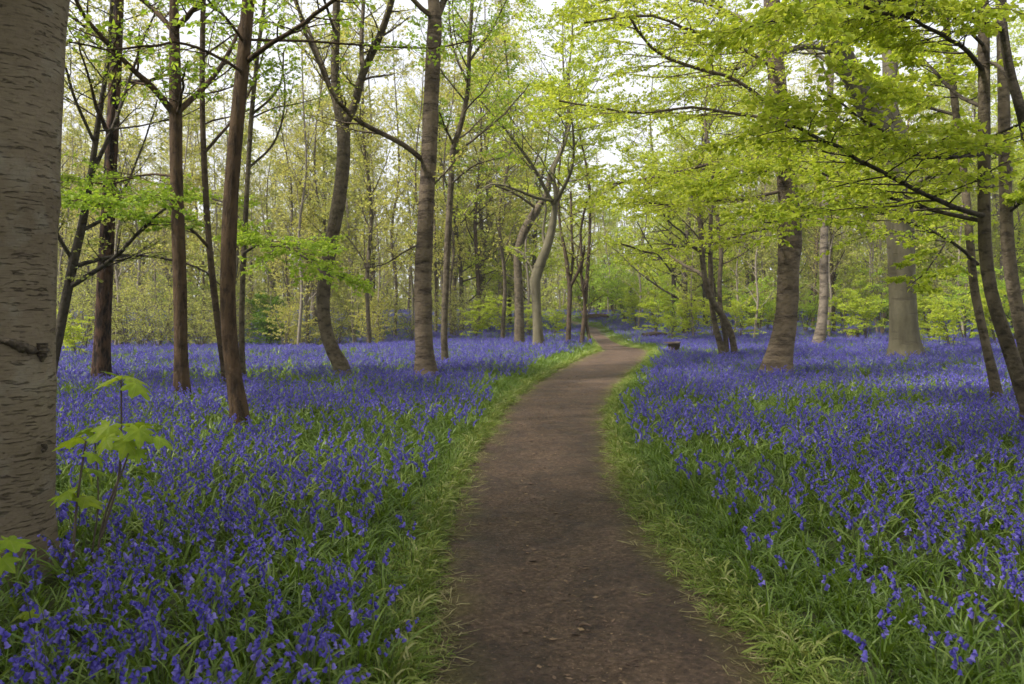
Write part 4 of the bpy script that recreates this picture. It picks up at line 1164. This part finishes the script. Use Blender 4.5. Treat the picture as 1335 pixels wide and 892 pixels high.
# ------------------------------------------------------------------ bluebells
def blade(base, az, length, width, arch, twist=0.0, n_=7, lift=0.9):
    """one strap leaf: rises, then arches over"""
    s_ = np.linspace(0, 1, n_)
    el = lift * PI / 2 - arch * s_ ** 1.2
    dx, dz = np.cos(el), np.sin(el)
    h = np.concatenate([[0], np.cumsum(dx[:-1])]) * length / (n_ - 1)
    z = np.concatenate([[0], np.cumsum(dz[:-1])]) * length / (n_ - 1)
    z = np.maximum(z, 0.012)
    c_, s2 = math.cos(az), math.sin(az)
    mid = np.stack([base[0] + h * c_, base[1] + h * s2, z - 0.01], -1)
    w = width * np.minimum(1, 0.55 + s_ * 1.5) * np.sqrt(np.maximum(1 - s_ ** 3, 0.0)) * 0.5
    tw = twist * s_
    sd_ = np.stack([-s2 * np.cos(tw), c_ * np.cos(tw), np.sin(tw)], -1)
    nn = np.stack([-np.sin(el) * c_, -np.sin(el) * s2, np.cos(el)], -1)
    v = np.stack([mid + sd_ * w[:, None] + nn * w[:, None] * 0.35, mid, mid - sd_ * w[:, None] + nn * w[:, None] * 0.35], 1).reshape(-1, 3)
    i = np.arange(n_ - 1)[:, None] * 3
    f = np.concatenate([i + [0, 1, 4, 3], i + [1, 2, 5, 4]], 0)
    return v, f

def bell(pos, d, size, sides=6, detail=True):
    """a hanging bell with flared tips"""
    d = d / np.linalg.norm(d)
    u = np.cross(d, [0.3, 0.2, 0.93])
    u /= np.linalg.norm(u)
    w = np.cross(d, u)
    prof = [(0, 0.16), (0.25, 0.34), (0.72, 0.36), (1.0, 0.60)] if detail else [(0, 0.2), (0.45, 0.40), (1.0, 0.50)]
    a = np.arange(sides) / sides * 2 * PI
    V = []
    for k, (t_, r_) in enumerate(prof):
        tt = t_ + (0.10 * (np.arange(sides) % 2) if k == len(prof) - 1 else 0)
        V.append(pos + d * (np.asarray(tt) * size)[..., None] + size * r_ * (np.cos(a)[:, None] * u + np.sin(a)[:, None] * w))
    V = np.concatenate(V)
    n_ = len(prof)
    i = np.arange(n_ * sides).reshape(n_, sides)
    j = np.roll(i, -1, 1)
    return V, np.stack([i[:-1], j[:-1], j[1:], i[1:]], -1).reshape(-1, 4)

def bluebell_parts(seed, detail=True):
    rg = np.random.default_rng(seed)
    H = rg.uniform(0.25, 0.36)
    az = rg.uniform(0, 2 * PI)
    hd = np.array([math.cos(az), math.sin(az), 0])
    s_ = np.linspace(0, 1, 9 if detail else 5)
    lean = rg.uniform(0.02, 0.07)
    C = hd * (lean * s_ ** 2 + 0.05 * np.maximum(s_ - 0.72, 0) * 4 * s_)[:, None] + np.array([0, 0, 1.0]) * (H * (s_ - 0.28 * np.maximum(s_ - 0.8, 0) ** 1.2 * 3))[:, None]
    C[0, 2] = -0.01
    st = MB()
    st.add(*tubes(C[None], np.linspace(0.0032, 0.0018, len(s_))[None], 4 if detail else 3))
    fl = MB()
    nb = int(rg.integers(7, 13))
    for k in range(nb):
        t_ = 0.58 + 0.42 * (k + 0.5) / nb
        g = t_ * (len(s_) - 1)
        kk = min(int(g), len(s_) - 2)
        p_ = C[kk] + (C[kk + 1] - C[kk]) * (g - kk)
        sa = az + rg.normal(0, 0.9)
        side = np.array([math.cos(sa), math.sin(sa), 0])
        size = 0.0188 * (1.12 - 0.45 * (k / nb)) * rg.uniform(0.85, 1.15)
        q = p_ + side * 0.013 * (1.2 - 0.6 * k / nb) + np.array([0, 0, 0.004])
        d = side * rg.uniform(0.25, 0.9) + np.array([0, 0, -1.0 + 0.9 * (k / nb) ** 3])
        fl.add(*bell(q, d, size, 6 if detail else 4, detail))
    lv_ = []
    for k in range(int(rg.integers(3, 6))):
        lv_.append(blade(rg.normal(0, 0.006, 2), rg.uniform(0, 2 * PI), rg.uniform(0.20, 0.34), rg.uniform(0.010, 0.016), rg.uniform(0.8, 2.1), rg.normal(0, 0.5), 7 if detail else 5, rg.uniform(0.75, 0.98)))
    return st, fl, lv_

def tuft(seed, nb, lmin, lmax, wmin, wmax, amin=0.8, amax=2.2, rad=0.05, n_=6, lift=(0.5, 0.98)):
    rg = np.random.default_rng(seed)
    b = MB()
    for k in range(nb):
        a = rg.uniform(0, 2 * PI)
        rr = rad * math.sqrt(rg.random())
        b.add(*blade((rr * math.cos(a), rr * math.sin(a)), a + rg.normal(0, 1.2), rg.uniform(lmin, lmax), rg.uniform(wmin, wmax), rg.uniform(amin, amax), rg.normal(0, 0.6), n_, rg.uniform(*lift)))
    return b

BM = [M['stalk'], M['bell'], M['strap']]
NV = 8
BELL_PARTS, SRC_NEAR = [], []
def srcobj(name, me):
    return bpy.data.objects.new(name, me)
for k in range(NV):
    st, fl, lv_ = bluebell_parts(100 + k)
    BELL_PARTS.append((st.mesh('stem', M['stalk']), fl.mesh('flower_spike', M['bell']), [MB().add(*q).mesh('leaf', M['strap']) for q in lv_]))
    b = MB()
    b.addmb(st)
    for V_, F_ in zip(fl.V, fl.F): pass
    off = b.n
    b.V += fl.V
    b.F += [(f + off, 1, sm) for f, _, sm in fl.F]
    b.n += fl.n
    for q in lv_: b.add(*q, mi=2)
    SRC_NEAR.append(srcobj('bluebell_source', b.mesh('bluebell_source', BM)))
SRC_TUFT = [srcobj('leaf_tuft_source', tuft(200 + k, 9, 0.16, 0.32, 0.009, 0.016, rad=0.06).mesh('leaf_tuft_source', M['strap'])) for k in range(6)]
SRC_VERGE = [srcobj('verge_tuft_source', tuft(300 + k, 10, 0.06, 0.19, 0.004, 0.011, 1.0, 2.6, 0.06, 5, (0.15, 0.8)).mesh('verge_tuft_source', M['straw'])) for k in range(6)]
M['dry'] = leaf_mat('dead_grass_blade', [(0.0, (0.10, 0.085, 0.035)), (0.5, (0.22, 0.19, 0.08)), (1.0, (0.38, 0.33, 0.17))], 0.2, (1, 1, 0.8))
SRC_DRY = [srcobj('dry_tuft_source', tuft(700 + k, 9, 0.05, 0.16, 0.003, 0.007, 0.1, 0.9, 0.08, 5, (0.03, 0.25)).mesh('dry_tuft_source', M['dry'])) for k in range(4)]
SRC_CLUMP = []
for k in range(6):                      # far clumps: nine light plants over a 0.35 m patch
    rg = np.random.default_rng(400 + k)
    b = MB()
    for q in range(9):
        st, fl, lv_ = bluebell_parts(500 + k * 20 + q, False)
        a, rr, dx, dy, s_ = rg.uniform(0, 6.28), rg.uniform(0.8, 1.15), rg.uniform(-.19, .19), rg.uniform(-.19, .19), 1
        Mx = np.eye(4)
        Mx[:3, :3] = np.array([[math.cos(a), -math.sin(a), 0], [math.sin(a), math.cos(a), 0], [0, 0, 1]]) * rr
        Mx[:3, 3] = (dx, dy, 0)
        part = MB()
        part.addmb(st)
        part.V += fl.V
        part.F += [(f + st.n, 1, sm) for f, _, sm in fl.F]
        part.n += fl.n
        for w_ in lv_: part.add(*w_, mi=2)
        b.addmb(part, Mx)
    SRC_CLUMP.append(srcobj('bluebell_clump_source', b.mesh('bluebell_clump_source', BM)))
SRC_GREEN = [srcobj('green_clump_source', tuft(600 + k, 34, 0.14, 0.28, 0.010, 0.017, rad=0.2, n_=5).mesh('green_clump_source', M['strap'])) for k in range(4)]

def scatter(name, P, rot, scl, idx, sources, label, cat):
    """one object of uncountable stuff: instances of the sources on given points"""
    me = bpy.data.meshes.new(name)
    me.vertices.add(len(P))
    me.vertices.foreach_set('co', np.asarray(P, np.float32).ravel())
    for nm, tp, fld, arr in (('rot', 'FLOAT_VECTOR', 'vector', rot), ('scl', 'FLOAT', 'value', scl), ('idx', 'INT', 'value', idx)):
        a = me.attributes.new(nm, tp, 'POINT')
        a.data.foreach_set(fld, np.asarray(arr, np.int32 if tp == 'INT' else np.float32).ravel())
    me.update()
    o = link(name, me)
    tag(o, label, cat, kind='stuff')
    g = bpy.data.node_groups.new(name + '_scatter', 'GeometryNodeTree')
    g.interface.new_socket('Geometry', in_out='INPUT', socket_type='NodeSocketGeometry')
    g.interface.new_socket('Geometry', in_out='OUTPUT', socket_type='NodeSocketGeometry')
    gi, go = g.nodes.new('NodeGroupInput'), g.nodes.new('NodeGroupOutput')
    iop = g.nodes.new('GeometryNodeInstanceOnPoints')
    g2i = g.nodes.new('GeometryNodeGeometryToInstance')
    for so in reversed(sources):
        oi = g.nodes.new('GeometryNodeObjectInfo')
        oi.inputs['Object'].default_value = so
        oi.inputs['As Instance'].default_value = True
        g.links.new(oi.outputs['Geometry'], g2i.inputs[0])
    def attr(nm, tp):
        n_ = g.nodes.new('GeometryNodeInputNamedAttribute')
        n_.data_type = tp
        n_.inputs['Name'].default_value = nm
        return [s_ for s_ in n_.outputs if s_.enabled and s_.name == 'Attribute'][0]
    g.links.new(gi.outputs[0], iop.inputs['Points'])
    g.links.new(g2i.outputs[0], iop.inputs['Instance'])
    iop.inputs['Pick Instance'].default_value = True
    g.links.new(attr('idx', 'INT'), iop.inputs['Instance Index'])
    e2r = g.nodes.new('FunctionNodeEulerToRotation')
    g.links.new(attr('rot', 'FLOAT_VECTOR'), e2r.inputs[0])
    g.links.new(e2r.outputs[0], iop.inputs['Rotation'])
    g.links.new(attr('scl', 'FLOAT'), iop.inputs['Scale'])
    g.links.new(iop.outputs[0], go.inputs[0])
    md = o.modifiers.new('scatter', 'NODES')
    md.node_group = g
    return o

TR = [(x_, y_) for x_, y_ in [((px - W0 / 2) / FOC * D, D) for px, D, _ in HERO_PX]]
TRR = [0.33] + [0.16] * (len(TR) - 1)
TR += [((878 - W0 / 2) / FOC * 24.0, 24.0), ((879 - W0 / 2) / FOC * 23.6, 23.6)]
TRR += [0.3, 0.3]
def off_trunks(x, y):
    ok = np.ones(len(x), bool)
    for (a, b_), r_ in zip(TR, TRR):
        ok &= (x - a) ** 2 + (y - b_) ** 2 > r_ * r_
    return ok
def pts_in(dens, y0, y1, margin=2.0):
    """uniform points in the wedge the place's viewers see"""
    xm = 0.70 * y1 + margin
    n_ = int(dens * 2 * xm * (y1 - y0))
    x, y = rng.uniform(-xm, xm, n_), rng.uniform(y0, y1, n_)
    k = np.abs(x) < 0.70 * y + margin
    return x[k], y[k]
def patch(x, y): return fbm(x * 0.55 + 31, y * 0.55 + 11, 0, 3)
def flower_density(x, y):
    d = path_d(x, y)
    left = x < path_l(y)
    ramp_ = np.where(left, sstep(0.0, 0.38, d), sstep(0.0, 0.55, d))
    ramp_ = ramp_ * np.where(y > 12, sstep(0.2, 0.9, d), 1)
    p_ = patch(x, y)
    return ramp_ * np.clip(0.50 + 3.5 * (p_ - 0.5) + 0.45 * sstep(4.5, 12, y), 0.14, 1.0)

# near plants, one by one, out to 15 m
x, y = pts_in(80, 2.2, 15)
k = (rng.random(len(x)) < flower_density(x, y)) & off_trunks(x, y)
x, y = x[k], y[k]
idx = rng.integers(0, NV, len(x))
rz = rng.uniform(0, 2 * PI, len(x))
tilt = rng.normal(0, 0.10, (len(x), 2))
sc = rng.uniform(0.75, 1.15, len(x))
z = ground(x, y) - 0.005
pxx = x / y * FOC + W0 / 2
inview = (pxx > 5) & (pxx < 1330) & (y > 3.0)
order = np.argsort(np.where(inview, np.hypot(x, y), 1e9))[:300]
near = np.zeros(len(x), bool)
near[order] = True
for i in order:
    st, fl, lv_ = BELL_PARTS[idx[i]]
    leftside = x[i] < path_l(y[i])
    r = link('bluebell', None, None, (x[i], y[i], z[i]))
    r.rotation_euler = (tilt[i, 0], tilt[i, 1], rz[i])
    r.scale = (sc[i],) * 3
    r.empty_display_size = 0.05
    sd_ = 'left of the path, nearest the viewer' if leftside else 'right of the path, nearest the viewer'
    dd_ = float(path_d(x[i], y[i]))
    if leftside:
        sp_ = 'at the foot of the cherry trunk' if pxx[i] < 130 else 'close to the left path edge' if dd_ < 0.7 else 'just beside the sycamore sapling' if pxx[i] < 240 else 'midway from sapling to path, bottom edge' if y[i] < 3.6 else 'midway from sapling to path, second rank'
    else:
        sp_ = 'close to the right path edge' if dd_ < 0.75 else 'in the bottom right corner'
    tag(r, 'single violet-blue bluebell in the front rows ' + sp_, 'bluebell', 'front bluebells ' + sp_)
    link('stem', st, r)
    link('flower_spike', fl, r)['kind'] = 'stuff'
    for q in lv_: link('leaf', q, r)
k = ~near
scatter('bluebell_carpet', np.stack([x, y, z], -1)[k], np.column_stack([tilt, rz])[k], sc[k], idx[k], SRC_NEAR, 'dense carpet of violet-blue bluebells on both sides of the path', 'bluebells')

# far plants, in clumps
x, y = pts_in(8.5, 15, 34)
x2, y2 = pts_in(5.0, 34, 74, 3)
x, y = np.concatenate([x, x2]), np.concatenate([y, y2])
k = (rng.random(len(x)) < np.clip(flower_density(x, y) * 1.5, 0, 1)) & (path_d(x, y) > 0.35) & off_trunks(x, y)
x, y = x[k], y[k]
n = len(x)
scatter('distant_bluebell_carpet', np.stack([x, y, ground(x, y) - 0.01], -1), np.column_stack([rng.normal(0, .06, (n, 2)), rng.uniform(0, 6.28, n)]), rng.uniform(0.8, 1.1, n), rng.integers(0, 6, n), SRC_CLUMP, 'haze of violet-blue bluebells running back beneath the trees', 'bluebells')

# strap leaves everywhere between
x, y = pts_in(95, 2.0, 15)
d = path_d(x, y)
k = (d > 0.10) & off_trunks(x, y) & (rng.random(len(x)) < 0.35 + 0.65 * (1 - 0.5 * flower_density(x, y)))
x, y, d = x[k], y[k], d[k]
n = len(x)
scatter('bluebell_leaves', np.stack([x, y, ground(x, y) - 0.01], -1), np.column_stack([rng.normal(0, .12, (n, 2)), rng.uniform(0, 6.28, n)]), rng.uniform(0.6, 1.1, n) * (0.55 + 0.45 * sstep(0.1, 0.6, d)), rng.integers(0, 6, n), SRC_TUFT, 'glossy green strap leaves filling the beds between the bluebells', 'leaves')
ys = 2.0 + 22 * rng.random(3600) ** 1.4
side = rng.random(len(ys)) < 0.45
off = 0.10 + 0.7 * rng.random(len(ys))
xs = np.where(side, path_l(ys) - off, path_r(ys) + off)
k = off_trunks(xs, ys)
xs, ys, off = xs[k], ys[k], off[k]
n = len(xs)
scatter('edge_leaves', np.stack([xs, ys, ground(xs, ys) - 0.012], -1), np.column_stack([rng.normal(0, .15, (n, 2)), rng.uniform(0, 6.28, n)]), rng.uniform(0.5, 1.0, n) * (0.6 + 0.4 * sstep(0.1, 0.5, off)), rng.integers(0, 6, n), SRC_TUFT, 'arching green leaves bordering both path edges', 'leaves')
x, y = pts_in(5.5, 15, 60)
d = path_d(x, y)
k = (d > 0.15) & off_trunks(x, y)
x, y = x[k], y[k]
n = len(x)
scatter('distant_leaves', np.stack([x, y, ground(x, y) - 0.01], -1), np.column_stack([rng.normal(0, .08, (n, 2)), rng.uniform(0, 6.28, n)]), rng.uniform(0.7, 1.05, n), rng.integers(0, 4, n), SRC_GREEN, 'low green leaves under the farther bluebells and along the path', 'leaves')

# verge grass, short and partly dried, along both path edges
ys = 2.0 + 38 * rng.random(12000) ** 1.5
side = rng.random(len(ys)) < 0.5
off = rng.normal(0.07, 0.075, len(ys))
off = off + 0.12 * (fbm(ys * 2.3, side * 7.0, 0, 3) - 0.5) * 2
xs = np.where(side, path_l(ys) - off, path_r(ys) + off)
k = off_trunks(xs, ys)
xs, ys, off = xs[k], ys[k], off[k]
n = len(xs)
scatter('verge_grass', np.stack([xs, ys, ground(xs, ys) - 0.015 - 0.02 * (off < 0)], -1), np.column_stack([rng.normal(0, .2, (n, 2)), rng.uniform(0, 6.28, n)]), rng.uniform(0.5, 1.2, n) * np.where(off < 0.02, 0.6, 1), rng.integers(0, 6, n), SRC_VERGE, 'trodden grass, green and straw-coloured, fringing both path edges', 'grass')

ys = 2.0 + 26 * rng.random(2600) ** 1.5
side = rng.random(len(ys)) < 0.5
off = rng.normal(-0.04, 0.07, len(ys)) + 0.10 * (fbm(ys * 2.3, side * 7.0, 0, 3) - 0.5) * 2
xs = np.where(side, path_l(ys) - off, path_r(ys) + off)
n = len(xs)
scatter('dry_grass', np.stack([xs, ys, ground(xs, ys) - 0.04 + 0.03 * sstep(-0.05, 0.1, off)], -1), np.column_stack([rng.normal(0, .1, (n, 2)), rng.uniform(0, 6.28, n)]), rng.uniform(0.4, 1.1, n), rng.integers(0, 4, n), SRC_DRY, 'flattened pale dead grass along the bare path margins', 'grass')

# ------------------------------------------------------------------ path litter: chips, leaf scraps, small stones
b = MB()
n = 9000
ys = 2.0 + 16 * rng.random(n) ** 1.7
tt = np.where(rng.random(n) < 0.5, rng.uniform(-0.02, 1.02, n), np.clip(rng.normal(0.6, 0.22, n), 0, 1))
xs = path_l(ys) + (path_r(ys) - path_l(ys)) * tt
zs = path_z(xs, ys)
L = rng.gamma(1.6, 0.0036, n) + 0.0025
Wd = L * rng.uniform(0.25, 0.9, n)
hh = np.minimum(L, Wd) * rng.uniform(0.15, 0.5, n)
az = rng.uniform(0, 2 * PI, n)
u = np.stack([np.cos(az), np.sin(az), rng.normal(0, .15, n)], -1)
w = np.stack([-np.sin(az), np.cos(az), rng.normal(0, .15, n)], -1)
c = np.stack([xs, ys, zs + hh * 0.4 + 0.003], -1)
V = np.stack([c + u * L[:, None], c + w * Wd[:, None], c - u * L[:, None] * 0.9, c - w * Wd[:, None], c + [0, 0, 1] * hh[:, None], c - [0, 0, 1] * hh[:, None]], 1).reshape(-1, 3)
i = np.arange(n)[:, None] * 6
for q in ((0, 1, 4), (1, 2, 4), (2, 3, 4), (3, 0, 4), (1, 0, 5), (2, 1, 5), (3, 2, 5), (0, 3, 5)):
    b.add(np.zeros((0, 3)), np.zeros((0, 3), int)) if False else None
F = np.concatenate([i + list(q) for q in ((0, 1, 4), (1, 2, 4), (2, 3, 4), (3, 0, 4), (1, 0, 5), (2, 1, 5), (3, 2, 5), (0, 3, 5))], 0)
b.add(V, F, smooth=False)
M['chip'] = leaf_mat('litter_scrap', [(0.0, (0.035, 0.025, 0.02)), (0.35, (0.09, 0.06, 0.045)), (0.7, (0.16, 0.105, 0.07)), (0.9, (0.27, 0.19, 0.11)), (1.0, (0.32, 0.28, 0.2))], 0.0, (1, 1, 1), 0.8, 0.2)
tag(b.build('leaf_litter', M['chip']), 'scattered wood chips, leaf scraps and grit on the path', 'litter', kind='stuff')
for k, (px, py, ln, a_, lab) in enumerate([(552, 800, 0.13, -0.7, 'short brown stick lying on the left path margin near the front'), (560, 858, 0.16, -0.6, 'longer brown stick half in the grass at the front left path edge'), (884, 735, 0.07, 1.4, 'small twig at the right path margin beside moss'), (762, 806, 0.06, -0.5, 'stubby wood chip in the middle of the path near the front')]):
    p0 = gp(px, py)
    dv = np.array([math.cos(a_), math.sin(a_), 0]) * ln / 2
    c = catmull(np.array([-dv, [0, 0, 0.004], dv]) + rng.normal(0, 0.003, (3, 3)), 8)
    bb = MB()
    v, q = tubes(c[None], np.linspace(0.008, 0.005, 8)[None], 7)
    bb.add(v, q).add(v[:7], [list(range(7))[::-1]]).add(v[-7:], [list(range(7))])
    o = bb.build('stick', M['log'])
    o.location = (p0[0], p0[1], float(path_z(p0[0], p0[1])) + 0.012)
    tag(o, lab, 'stick')

# ------------------------------------------------------------------ soft spring haze between the trees
m = bpy.data.materials.new('woodland_haze')
m.use_nodes = True
t = m.node_tree
t.nodes.clear()
out = t.nodes.new('ShaderNodeOutputMaterial')
pv = t.nodes.new('ShaderNodeVolumePrincipled')
pv.inputs['Color'].default_value = (0.93, 0.95, 0.98, 1)
pv.inputs['Density'].default_value = HAZE
t.links.new(pv.outputs[0], out.inputs['Volume'])
hx, hy0, hy1, hz0, hz1 = 430.0, -70.0, 630.0, -2.0, 34.0
v = np.array([[x_, y_, z_] for z_ in (hz0, hz1) for y_ in (hy0, hy1) for x_ in (-hx, hx)])
b = MB()
b.add(v, [[0, 2, 3, 1], [4, 5, 7, 6], [0, 1, 5, 4], [2, 6, 7, 3], [0, 4, 6, 2], [1, 3, 7, 5]], smooth=False)
tag(b.build('haze', m), 'thin pale haze filling the air between the trees', 'haze', kind='stuff')
